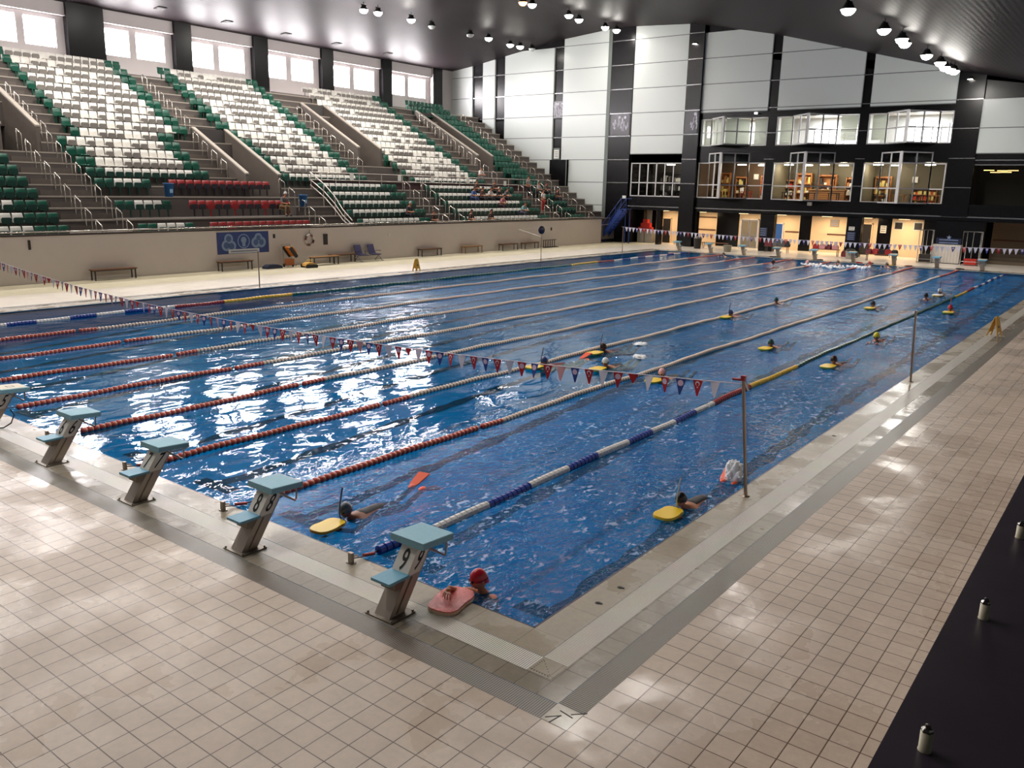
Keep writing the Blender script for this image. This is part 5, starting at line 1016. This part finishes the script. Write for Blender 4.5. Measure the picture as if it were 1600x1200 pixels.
# ================================================================== PEOPLE
def skin_mesh(name, verts, edges, radii, root=0, sub=2, extra=None, voxel=None):
    me = bpy.data.meshes.new(name); me.from_pydata([tuple(v) for v in verts], edges, [])
    o = bpy.data.objects.new(name, me); COL.objects.link(o)
    m = o.modifiers.new('skin', 'SKIN'); m.use_smooth_shade = True
    sv = me.skin_vertices[0].data
    for i, r in enumerate(radii): sv[i].radius = (r, r) if not isinstance(r, tuple) else r; sv[i].use_root = (i == root)
    m2 = o.modifiers.new('sub', 'SUBSURF'); m2.levels = sub; m2.render_levels = sub
    dg = bpy.context.evaluated_depsgraph_get(); out = bpy.data.meshes.new_from_object(o.evaluated_get(dg)); bpy.data.objects.remove(o)
    if extra or voxel:
        bm = bmesh.new(); bm.from_mesh(out)
        if extra:
            for e in extra: bm.from_mesh(e)
        bm.to_mesh(out); bm.free()
        if voxel:
            o = bpy.data.objects.new(name, out); COL.objects.link(o); r = o.modifiers.new('rm', 'REMESH'); r.mode = 'VOXEL'; r.voxel_size = voxel; r.use_smooth_shade = True
            s_ = o.modifiers.new('sm', 'SMOOTH'); s_.factor = .5; s_.iterations = 2
            dg = bpy.context.evaluated_depsgraph_get(); o2 = bpy.data.meshes.new_from_object(o.evaluated_get(dg)); bpy.data.objects.remove(o); out = o2
    out.name = name
    out.polygons.foreach_set('use_smooth', [True]*len(out.polygons)); return out
def head_mesh(name, M, sc=1.0, fine=True):
    """skull with brow, nose, eye hollows, cheeks, lips, chin and ears; faces +y before M"""
    seg, rings = (28, 20) if fine else (14, 10); vs = []; fs = []
    g = lambda u, v, cu, cv, s: math.exp(-(((u-cu)/s)**2+((v-cv)/s)**2))
    for i in range(rings+1):
        t = math.pi*i/rings
        for j in range(seg):
            a_ = 2*math.pi*j/seg; x = math.sin(t)*math.cos(a_); y = math.sin(t)*math.sin(a_); z = math.cos(t)
            X = .078*x; Y = .098*y; Z = .118*z
            if z < 0: X *= 1+.28*z; Y *= 1+.12*z*(1 if y < 0 else .1)
            if y > 0:
                d = .024*g(X, Z, 0, -.022, .014)+.014*g(X, Z, 0, -.004, .011)-.010*(g(X, Z, .031, .006, .016)+g(X, Z, -.031, .006, .016))+.006*g(X*.4, Z, 0, .030, .012)
                d += .007*g(X*.6, Z, 0, -.055, .009)-.003*g(X*.5, Z, 0, -.062, .004)+.009*g(X, Z, 0, -.092, .02)+.004*(g(X, Z, .045, -.03, .02)+g(X, Z, -.045, -.03, .02))
                Y += d*y
            vs.append(M @ (Vector((X, Y, Z))*sc))
    fs = [(i*seg+j, (i+1)*seg+j, (i+1)*seg+(j+1) % seg, i*seg+(j+1) % seg) for i in range(rings) for j in range(seg)]
    b_ = MB(); b_.add(vs, fs, 0, True)
    for s_ in (-1, 1): b_.ball((0, 0, 0), (.012*sc, .02*sc, .031*sc), 10, 7, 0, M @ Matrix.Translation((s_*.078*sc, -.004*sc, -.006*sc)) @ Matrix.Rotation(s_*.25, 4, 'Z'))
    b_2 = b_.mesh(name, []); return b_2
def cap_mb(M, sc, zc=.018, seg=22, back=True):
    b_ = MB(); rings = 8; vs = []
    for i in range(rings+1):
        t = math.pi*.53*i/rings
        for j in range(seg):
            a_ = 2*math.pi*j/seg; x = math.sin(t)*math.cos(a_); y = math.sin(t)*math.sin(a_); z = math.cos(t)
            zz = .124*z; 
            if y < 0: zz -= .045*(-y)*(i/rings)
            if y > 0: zz += .018*y*(i/rings)
            vs.append(M @ (Vector((.084*x, .104*y, zz+zc*0))*sc))
    b_.add(vs, [(i*seg+j, (i+1)*seg+j, (i+1)*seg+(j+1) % seg, i*seg+(j+1) % seg) for i in range(rings) for j in range(seg)], 0, True); return b_
skin_ = {k: mat('skin_'+k, c, .5, noise=.06, nscale=20) for k, c in (('tan', (178, 116, 84)), ('light', (206, 156, 128)), ('brown', (128, 78, 56)))}
capC = {k: mat('swim_cap_'+k, c, .3) for k, c in dict(red=(186, 32, 50), grey=(74, 88, 100), black=(26, 26, 32), white=(212, 218, 222), green=(14, 72, 74), yellow=(206, 198, 40), pinkish=(226, 168, 166), blue=(30, 60, 120), hair=(40, 24, 18)).items()}
suitC = {k: mat('swimsuit_'+k, c, .6) for k, c in dict(black=(26, 26, 34), navy=(28, 38, 78), maroon=(104, 30, 44)).items()}
finO = mat('fin_orange', (232, 92, 52), .4); lensM = mat('goggle_lens', (24, 20, 20), .1); snM = mat('snorkel_grey', (52, 60, 66), .35); splashM = mat('white_foam', (248, 250, 252), .6, bump=.3, bscale=50)

def swimmer(x, y, rz, lab, cap, suit='black', sk='tan', sc=1.0, snork=True, fins=True, boardcol=None, boardlab=None, sno_col=None, z=-.0, fine=False, headup=.13, splash=False, splash_h=.1, bd=(0, 1.0)):
    Rz = Matrix.Translation((x, y, z)) @ Matrix.Rotation(rz, 4, 'Z') @ Matrix.Scale(sc, 4)
    # local +y is the swimming direction; head at origin
    V = [(0, -.72, -.11), (0, -.5, -.09), (0, -.28, -.08), (0, -.12, -.04), (0, -.04, .03)]; E_ = [(0, 1), (1, 2), (2, 3), (3, 4)]; R = [(.13, .10), (.12, .095), (.16, .10), (.06, .06), (.05, .05)]
    for s_ in (-1, 1):
        i = len(V); V += [(s_*.16, -.2, -.09), (s_*.22, .06, -.12), (s_*.13, .30, -.04), (s_*.10, .38, -.0)]; E_ += [(2, i), (i, i+1), (i+1, i+2), (i+2, i+3)]; R += [.062, .045, .032, .036]
        i = len(V); V += [(s_*.09, -.80, -.13), (s_*.11, -1.2, -.20), (s_*.10, -1.58, -.09), (s_*.10, -1.68, -.07)]; E_ += [(0, i), (i, i+1), (i+1, i+2), (i+2, i+3)]; R += [.085, .058, .04, .035]
    hM = Matrix.Translation((0, .0, headup)) @ Matrix.Rotation(-.25, 4, 'X')
    me = skin_mesh('person', V, E_, R, 0, 2 if fine else 1, [head_mesh('head', hM, 1.0, fine)], .012 if fine else None)
    me.materials.clear(); me.materials.append(skin_[sk])
    o = link('person', me); o.matrix_world = Rz; tag(o, lab, 'person', 'swimmers in the lanes')
    cap_mb(hM @ Matrix.Scale(1.02, 4), 1.0, seg=22 if fine else 12).build('swim_cap', [capC[cap]], o)
    V2 = [(0, -.86, -.125), (0, -.72, -.11), (0, -.5, -.09), (0, -.22, -.075)]; sm = skin_mesh('swimsuit', V2, [(0, 1), (1, 2), (2, 3)], [(.15, .112), (.148, .116), (.138, .11), (.185, .112)], 0, 1); sm.materials.clear(); sm.materials.append(suitC[suit]); link('swimsuit', sm, o)
    b_ = MB()
    for s_ in (-1, 1): b_.ball((0, 0, 0), (.021, .014, .016), 8, 6, 0, hM @ Matrix.Translation((s_*.032, .095, .008)))
    b_.tube([hM @ Vector((.082*math.cos(t), .098*math.sin(t), .012)) for t in [math.pi*(.5+i/10) for i in range(-8, 9)]], .005, 5, 0); b_.build('goggles', [lensM], o)
    if snork:
        b_ = MB(); b_.tube([hM @ Vector(p) for p in ((0, .115, -.07), (.0, .14, -.03), (0, .135, .05), (0, .09, .15), (0, .03, .26), (0, -.03, .36))], .011, 8); b_.build('snorkel', [sno_col or snM], o)
    if fins:
        for s_ in (-1, 1):
            f = MB(); f.prism([(-.05, 0), (.05, 0), (.075, -.12), (.10, -.42), (-.10, -.42), (-.075, -.12)], 2, -.012, .012, 0, Matrix.Translation((s_*.11, -1.66, -.05)) @ Matrix.Rotation(s_*.1, 4, 'Z') @ Matrix.Rotation(-.25 if s_ > 0 else .2, 4, 'X')); f.ball((s_*.10, -1.66, -.06), (.055, .11, .05), 8, 6); f.build('swim_fin', [finO], o)
    if boardcol:
        kboard(*(Rz @ Vector((bd[0], .38, -.0))).to_tuple(), rz, boardcol[0], boardcol[1], boardlab, 1.15*sc)
    if splash:
        big = splash_h > .2
        f = MB(); rr = random.Random(int(x*31))
        for i in range(22 if big else 9):
            a_ = rr.uniform(0, 6.28); q = rr.uniform(0, .09 if big else .16); hh = splash_h*rr.uniform(.45, 1)*(1-q*2)
            cx_, cy_ = q*math.cos(a_), q*math.sin(a_); lx, ly = rr.uniform(-.08, .08), rr.uniform(-.05, .05)
            f.tube([(cx_, cy_, -.02), (cx_+lx*.4, cy_+ly*.4, hh*.4), (cx_+lx*.8, cy_+ly*.8, hh*.75), (cx_+lx, cy_+ly, hh)], [.06, .058, .042, .014] if big else [.10, .08, .05, .015], 8)
        for i in range(26): a_ = rr.uniform(0, 6.28); q = rr.uniform(.05, .22); f.ball((q*math.cos(a_), q*math.sin(a_), rr.uniform(0, splash_h*.7)), rr.uniform(.006, .018), 6, 4)
        so = f.build('water_splash', [splashM], None, (Rz @ Vector((0, -1.78, -.03))).to_tuple()); tag(so, 'white splash kicked up behind %s' % splash, 'splash', None, 'stuff')
    return o
Y2 = (yelB, greB)
swimmer(-3.55, .70, math.pi+.12, 'swimmer with a grey cap and snorkel, arms on a yellow board', 'grey', 'black', 'brown', .92, True, True, (yelB, mat('kb_orange', (226, 160, 40), .4)), 'yellow kickboard held by the swimmer with the grey cap', fine=True)
swimmer(-.36, 3.93, math.pi-.03, 'swimmer in a black suit and cap kicking beside the right wall', 'black', 'black', 'tan', .92, True, True, (yelB, yelB), 'bright yellow kickboard held by the swimmer beside the right wall', sno_col=mat('snorkel_pale', (170, 190, 190), .3), fine=True, splash='the swimmer beside the right wall', splash_h=.34)
swimmer(-7.15, 13.0, math.pi-.06, 'swimmer with a dark brown cap and snorkel next to a cream rope', 'hair', 'navy', 'brown', 1, True, False, Y2, 'pale yellow kickboard of the swimmer with the dark brown cap', splash='the swimmer with the dark brown cap')
swimmer(-6.05, 11.3, math.pi+.03, 'swimmer with a white cap and yellow-green board just beyond the near pennants', 'white', 'black', 'tan', 1, False, False, Y2, 'yellow-green kickboard of the swimmer with the white cap', splash='the swimmer with the white cap')
swimmer(-4.4, 11.1, math.pi, 'swimmer with a pink and black cap right behind the near pennants', 'pinkish', 'black', 'tan', 1, False, False, Y2, 'yellow kickboard of the swimmer with the pink cap')
swimmer(-7.25, 10.4, math.pi-.1, 'snorkel swimmer left of the white-capped one behind the near pennants', 'blue', 'maroon', 'tan', .95, True, True, Y2, 'yellow board of the snorkel swimmer left of the white-capped one')
swimmer(-4.0, 16.9, math.pi-.02, 'swimmer with a dark green cap and a pale yellow board in lane 8', 'green', 'navy', 'tan', 1, False, False, Y2, 'pale yellow board under the dark green cap swimmer')
swimmer(-1.85, 15.6, math.pi-.05, 'dark-haired swimmer in the rightmost lane before the yellow ball cap', 'hair', 'black', 'tan', 1, False, False, Y2, 'yellow board of the dark-haired swimmer in the rightmost lane')
swimmer(-2.0, 20.2, math.pi, 'swimmer with a round yellow cap in the rightmost lane', 'yellow', 'black', 'tan', 1.1, False, False)
swimmer(-7.3, 21.8, math.pi-.05, 'middle-distance swimmer with a yellow-green board and thin upright snorkel', 'blue', 'maroon', 'tan', 1, True, False, Y2, 'yellow-green board of the middle distance snorkel swimmer')
swimmer(-7.45, 26.6, math.pi, 'swimmer with a grey-green cap on the cream rope in the middle distance', 'green', 'navy', 'tan', 1, False, False)
swimmer(-4.2, 28.2, math.pi, 'swimmer with dark cap over a yellow board in lane 8, far half', 'black', 'navy', 'tan', 1.1, False, False, Y2, 'yellow board of the far dark-capped swimmer in lane 8')
swimmer(-3.25, 32.8, math.pi, 'dark-capped swimmer close to the green rope in the far half', 'black', 'black', 'tan', 1.1, False, False)
swimmer(-3.15, 35.1, math.pi, 'swimmer with a white cap and snorkel beyond the dark-capped one by the green rope', 'white', 'navy', 'tan', 1.2, True, False, (mat('kb_white', (220, 220, 220), .4), yelB), 'pale kickboard of the far white-capped swimmer')
swimmer(-1.65, 29.2, math.pi+.05, 'swimmer with a red cap and tall red snorkel in the rightmost lane, far half', 'red', 'maroon', 'tan', 1.1, True, False, Y2, 'yellow board of the red-capped far swimmer', sno_col=mat('snorkel_red', (186, 70, 70), .4))
swimmer(-13.6, 42.6, math.pi, 'swimmer standing out dark near the far wall, left of the others', 'hair', 'black', 'brown', 1.3, False, False, headup=.25)
for i, (x, y, c, w_) in enumerate([(-12.9, 46.5, 'pinkish', 'pink cap, leftmost of the group'), (-11.6, 48.4, 'hair', 'dark hair, second of the group'), (-9.9, 49.2, 'red', 'red cap, third of the group'), (-8.8, 48.9, 'hair', 'dark hair, rightmost of the group'), (-19.2, 48.4, 'black', 'black cap, alone at the left')]):
    swimmer(x, y, .3*i, 'distant swimmer near far end, '+w_, c, 'black', 'light', 1.1, False, False)
for x, y, s_, w_ in ((-12.3, 46.0, 1.0, 'left'), (-10.9, 45.5, .8, 'middle'), (-9.9, 46.6, 1.0, 'right')):
    rr = random.Random(int(-x*7)); f = MB()
    for i in range(50): a_ = rr.uniform(0, 6.28); q = rr.random(); f.ball((q*.9*s_*math.cos(a_), q*.5*math.sin(a_), rr.random()*.12), rr.uniform(.03, .10), 6, 4)
    tag(f.build('water_splash', [splashM], None, (x, y, -.03)), 'patch of white splashing near the far end, the %s one' % w_, 'splash', None, 'stuff')

# the swimmer resting a hand on the pink board
kb = kboard(-.985, -.13, .0, .22, mat('board_pink', (226, 96, 92), .22, noise=.35, nscale=26, bump=.5, bscale=60), mat('board_cream', (228, 196, 172), .45), 'pink-red kickboard with a cream underside lying on the coping beside block 9', 1.28)
fm = MB()
hx, hy, hz = -.94, .27, .13
hM = Matrix.Translation((hx, hy, hz)) @ Matrix.Rotation(math.pi-.45, 4, 'Z') @ Matrix.Rotation(-.15, 4, 'X')
V = [(-.90, .46, -.62), (-.90, .42, -.40), (-.91, .36, -.16), (-.93, .31, -.04), (-.935, .29, .05)]; E_ = [(0, 1), (1, 2), (2, 3), (3, 4)]; R = [(.12, .09), (.11, .085), (.14, .09), (.055, .055), (.05, .05)]
i = len(V); V += [(-1.03, .26, -.035), (-1.12, .10, -.005), (-1.095, -.03, .095), (-1.075, -.075, .115)]; E_ += [(2, i), (i, i+1), (i+1, i+2), (i+2, i+3)]; R += [.055, .04, .028, .03]
W0 = V[-1]
i = len(V); V += [(-.76, .30, -.05), (-.66, .22, -.12), (-.60, .08, -.14), (-.59, .05, -.14)]; E_ += [(2, i), (i, i+1), (i+1, i+2), (i+2, i+3)]; R += [.055, .04, .03, .03]
for s_ in (-1, 1):
    i = len(V); V += [(-.90+s_*.09, .48, -.68), (-.9+s_*.11, .62, -.95), (-.9+s_*.11, .95, -1.02)]; E_ += [(0, i), (i, i+1), (i+1, i+2)]; R += [.08, .055, .04]
body = skin_mesh('person', V, E_, R, 0, 2, [head_mesh('head', hM, 1.0, True)], None)
extra = []
palm = Vector((-1.035, -.12, .105))
Vh = [Vector(W0), Vector((-1.06, -.10, .115)), palm]; Ph = skin_mesh('hand', [tuple(v) for v in Vh], [(0, 1), (1, 2)], [(.026, .02), (.036, .018), (.038, .017)], 0, 2)
extra.append(Ph)
for f_i, (ox, oy, L_) in enumerate(((-.035, -.012, .072), (-.012, -.026, .082), (.012, -.028, .078), (.033, -.018, .062))):
    a0 = palm+Vector((ox*.8-.0, oy*.4, .0)); a1 = palm+Vector((ox*1.25+.02, oy-.028, .004)); a2 = a1+Vector((.014+ox*.25, -.022, -.022)); a3 = a2+Vector((.006+ox*.15, -.010, -.026)); a3.z = max(a3.z, .052)
    extra.append(skin_mesh('finger', [tuple(v) for v in (a0, a1, a2, a3)], [(0, 1), (1, 2), (2, 3)], [.0095, .009, .0082, .0068], 0, 2))
th = [palm+Vector((-.03, .03, -.004)), palm+Vector((-.058, .012, -.018)), palm+Vector((-.062, -.014, -.036)), palm+Vector((-.055, -.028, -.047))]
extra.append(skin_mesh('thumb', [tuple(v) for v in th], [(0, 1), (1, 2), (2, 3)], [.012, .0105, .0095, .008], 0, 2))
bm = bmesh.new(); bm.from_mesh(body)
for e in extra: bm.from_mesh(e)
bm.to_mesh(body); bm.free()
o = bpy.data.objects.new('tmp', body); COL.objects.link(o); r = o.modifiers.new('rm', 'REMESH'); r.mode = 'VOXEL'; r.voxel_size = .006; r.use_smooth_shade = True
s_ = o.modifiers.new('sm', 'SMOOTH'); s_.factor = .4; s_.iterations = 1
body2 = bpy.data.meshes.new_from_object(o.evaluated_get(bpy.context.evaluated_depsgraph_get())); bpy.data.objects.remove(o)
body2.materials.clear(); body2.materials.append(skin_['tan']); body2.polygons.foreach_set('use_smooth', [True]*len(body2.polygons))
p1 = link('person', body2); tag(p1, 'red-capped swimmer at the near wall with one hand on the pink board', 'person')
cap_mb(hM @ Matrix.Scale(1.03, 4), 1.0).build('swim_cap', [capC['red']], p1)
b_ = MB()
for s_ in (-1, 1): b_.ball((0, 0, 0), (.023, .015, .017), 10, 7, 0, hM @ Matrix.Translation((s_*.032, .096, .008)))
b_.tube([hM @ Vector((.084*math.cos(t), .100*math.sin(t), .012)) for t in [math.pi*(.5+i/10) for i in range(-8, 9)]], .006, 5, 0); b_.build('goggles', [lensM], p1)
b_ = MB(); b_.tube([hM @ Vector((-.018, .094, -.060)), hM @ Vector((0, .101, -.058)), hM @ Vector((.018, .094, -.060))], .0045, 6); b_.build('lips', [mat('lips', (150, 70, 66), .5)], p1)
sm = skin_mesh('swimsuit', [(-.90, .48, -.68), (-.90, .46, -.62), (-.90, .42, -.40), (-.91, .37, -.2)], [(0, 1), (1, 2), (2, 3)], [(.13, .1), (.13, .1), (.12, .095), (.145, .095)], 0, 1); sm.materials.clear(); sm.materials.append(suitC['maroon']); link('swimsuit', sm, p1)

# ---- spectators
clothC = {}
def cloth(rgb):
    if rgb not in clothC: clothC[rgb] = mat('cloth_%d_%d_%d' % rgb, rgb, .8)
    return clothC[rgb]
def sitter(x, y, z, lab, top, legs, sk='tan', hair=(34, 26, 24), lean=.0, hat=None, turn=0, stand=False, group='people sitting in the stand', tuck=0):
    """facing +x; origin under the hips on the seat (or the floor when standing)"""
    o_ = 0 if not stand else .88
    if stand: V = [(0, 0, o_), (.0, 0, o_+.22), (.0, 0, o_+.45), (.0, 0, o_+.58), (.01, 0, o_+.68)]
    else: V = [(0, 0, .1), (.04+lean*.3, 0, .3), (.06+lean*.7, 0, .48), (.09+lean, 0, .60), (.11+lean*1.1, 0, .68)]
    E_ = [(0, 1), (1, 2), (2, 3), (3, 4)]; R = [(.13, .15), (.11, .14), (.11, .17), (.055, .055), (.05, .05)]
    tv, te, tr_ = [V[0], V[1], V[2], (V[3][0], 0, V[3][2]-.05)], [(0, 1), (1, 2), (2, 3)], [(.14, .16), (.13, .155), (.125, .18), (.07, .07)]; lv, le, lr = [V[0]], [], [(.14, .16)]
    for s_ in (-1, 1):
        sh = (V[2][0], s_*.17, V[2][2]+.04); el = (sh[0]+(.12 if not stand else .02), s_*.23, sh[2]-.24); wr = (el[0]+(.22 if not stand else .12), s_*.10, el[2]-.04 if not stand else el[2]-.12); ha = (wr[0]+.08, s_*.07, wr[2])
        i = len(V); V += [sh, el, wr, ha]; E_ += [(2, i), (i, i+1), (i+1, i+2), (i+2, i+3)]; R += [.06, .045, .033, .04]
        i = len(tv); tv += [sh, el]; te += [(2, i), (i, i+1)]; tr_ += [.072, .058]
        if stand: hp, kn, an, to = (0, s_*.09, o_-.08), (.02, s_*.1, .47), (-.02, s_*.1, .08), (.14, s_*.11, .03)
        else: hp, kn, an, to = (.04, s_*.09, .09), (.44-tuck, s_*.12, .10), (.42-tuck*1.3, s_*.13, -.34), (.56-tuck*1.3, s_*.14, -.38)
        i = len(V); V += [hp, kn, an, to]; E_ += [(0, i), (i, i+1), (i+1, i+2), (i+2, i+3)]; R += [.085, .06, .042, .045]
        i = len(lv); lv += [hp, kn, (an[0], an[1], an[2]+.05)]; le += [(0, i), (i, i+1), (i+1, i+2)]; lr += [.10, .075, .058]
    hM_ = Matrix.Translation((V[4][0]+.03, 0, V[4][2]+.09)) @ Matrix.Rotation(-math.pi/2, 4, 'Z') @ Matrix.Rotation(-lean*.5, 4, 'X')
    me = skin_mesh('person', V, E_, R, 0, 1, [head_mesh('head', hM_, 1.0, False)]); me.materials.clear(); me.materials.append(skin_[sk])
    p = link('person', me, None, (x, y, z)); p.rotation_euler[2] = turn; tag(p, lab, 'person', group)
    for nm, a_, b__, c_, m in (('shirt', tv, te, tr_, top), ('trousers', lv, le, lr, legs)):
        q = skin_mesh(nm, a_, b__, c_, 0, 1); q.materials.clear(); q.materials.append(cloth(m)); link(nm, q, p)
    hh = cap_mb(hM_ @ Matrix.Scale(1.06, 4), 1.0, seg=12); hh.build('cap' if hat else 'hair', [cloth(hat or hair)], p)
    sh_ = MB()
    for s_ in (-1, 1):
        c_ = V[[i for i, v in enumerate(V) if v[1]*s_ > 0][-1]]; sh_.ball((c_[0]-.03, c_[1], c_[2]), (.12, .05, .05), 8, 6)
    sh_.build('shoes', [cloth((40, 36, 36))], p)
    return p
def at_row(k, y, lab, top, legs, **kw):
    if k == -1: kw['tuck'] = .2; kw['lean'] = .02
    return sitter(XR(k)+(.16 if k >= 0 else .02), y, TR(k)+.44, lab, top, legs, **kw)
at_row(1, 23.55, 'person in grey top, tan trousers and white cap beside the red seats', (96, 96, 98), (126, 98, 68), hat=(190, 190, 186), lean=.12)
at_row(2, 40.75, 'person in a bright blue top at the left of the seated group', (56, 92, 150), (46, 60, 96), lean=.05)
at_row(2, 41.75, 'person in dark maroon beside the bright blue one', (60, 34, 38), (40, 34, 36)); at_row(2, 42.6, 'person in a white and black top in the middle of the seated group', (200, 196, 190), (40, 40, 46), lean=.1)
at_row(1, 42.9, 'person in a faded pink top leaning forward in the third row', (176, 112, 118), (60, 40, 46), lean=.2); at_row(2, 43.6, 'person in black right of the white and black top', (28, 26, 28), (30, 30, 34), lean=.1)
at_row(2, 44.5, 'person in grey and black at the right of the seated group', (90, 86, 84), (24, 24, 26), lean=.15); at_row(3, 42.1, 'person in dark clothes one row behind the white and black top', (44, 32, 32), (34, 30, 30)); at_row(3, 44.2, 'person in black one row behind at the right', (26, 24, 26), (24, 24, 26))
at_row(0, 44.3, 'person in a pale teal top leaning to one side in the second row', (112, 160, 162), (70, 70, 84), lean=.25); at_row(-1, 37.6, 'person in black with pale trousers low in the front row by the aisle', (34, 30, 32), (56, 52, 52), lean=.2)
at_row(-1, 39.7, 'person in black with white shoes in the front row of the middle section', (26, 24, 26), (34, 32, 34), lean=.15); at_row(0, 32.4, 'grey-haired person in dark clothes at the end of the block right of the wide steps', (40, 42, 50), (36, 36, 40), hair=(150, 148, 144), lean=.1)
at_row(-1, 33.9, 'person in black leaning forward in the front row beside the steel rails', (22, 22, 24), (26, 26, 28), lean=.3); at_row(5, 44.6, 'person in a white top sitting behind the walkway rail at the right', (214, 208, 204), (90, 86, 84), lean=.1)
at_row(3, 50.9, 'person in dark clothes in the right-hand group by the green seats', (60, 56, 58), (40, 36, 38)); at_row(2, 51.3, 'person in black in the right-hand group by the green seats', (28, 26, 30), (30, 28, 30)); at_row(3, 49.9, 'person in grey and white in the right-hand group by the green seats', (150, 146, 146), (50, 46, 48))
sitter(XR(1)+.35, 47.95, TR(1), 'person standing in a white shirt and red shorts in the last front aisle', (200, 196, 192), (176, 60, 52), stand=True, group='people standing in the stand')
sitter(XR(3)+.35, 48.3, TR(3), 'person standing in grey a few steps above the one in red shorts', (120, 116, 116), (44, 40, 42), stand=True, group='people standing in the stand')
# people walking in the lit doorway at the far end
sitter(-28.95, 57.6, 0, 'person in dark clothes standing in the leftmost lit doorway', (60, 50, 52), (46, 44, 52), stand=True, turn=-1.5, group='people at the far end')
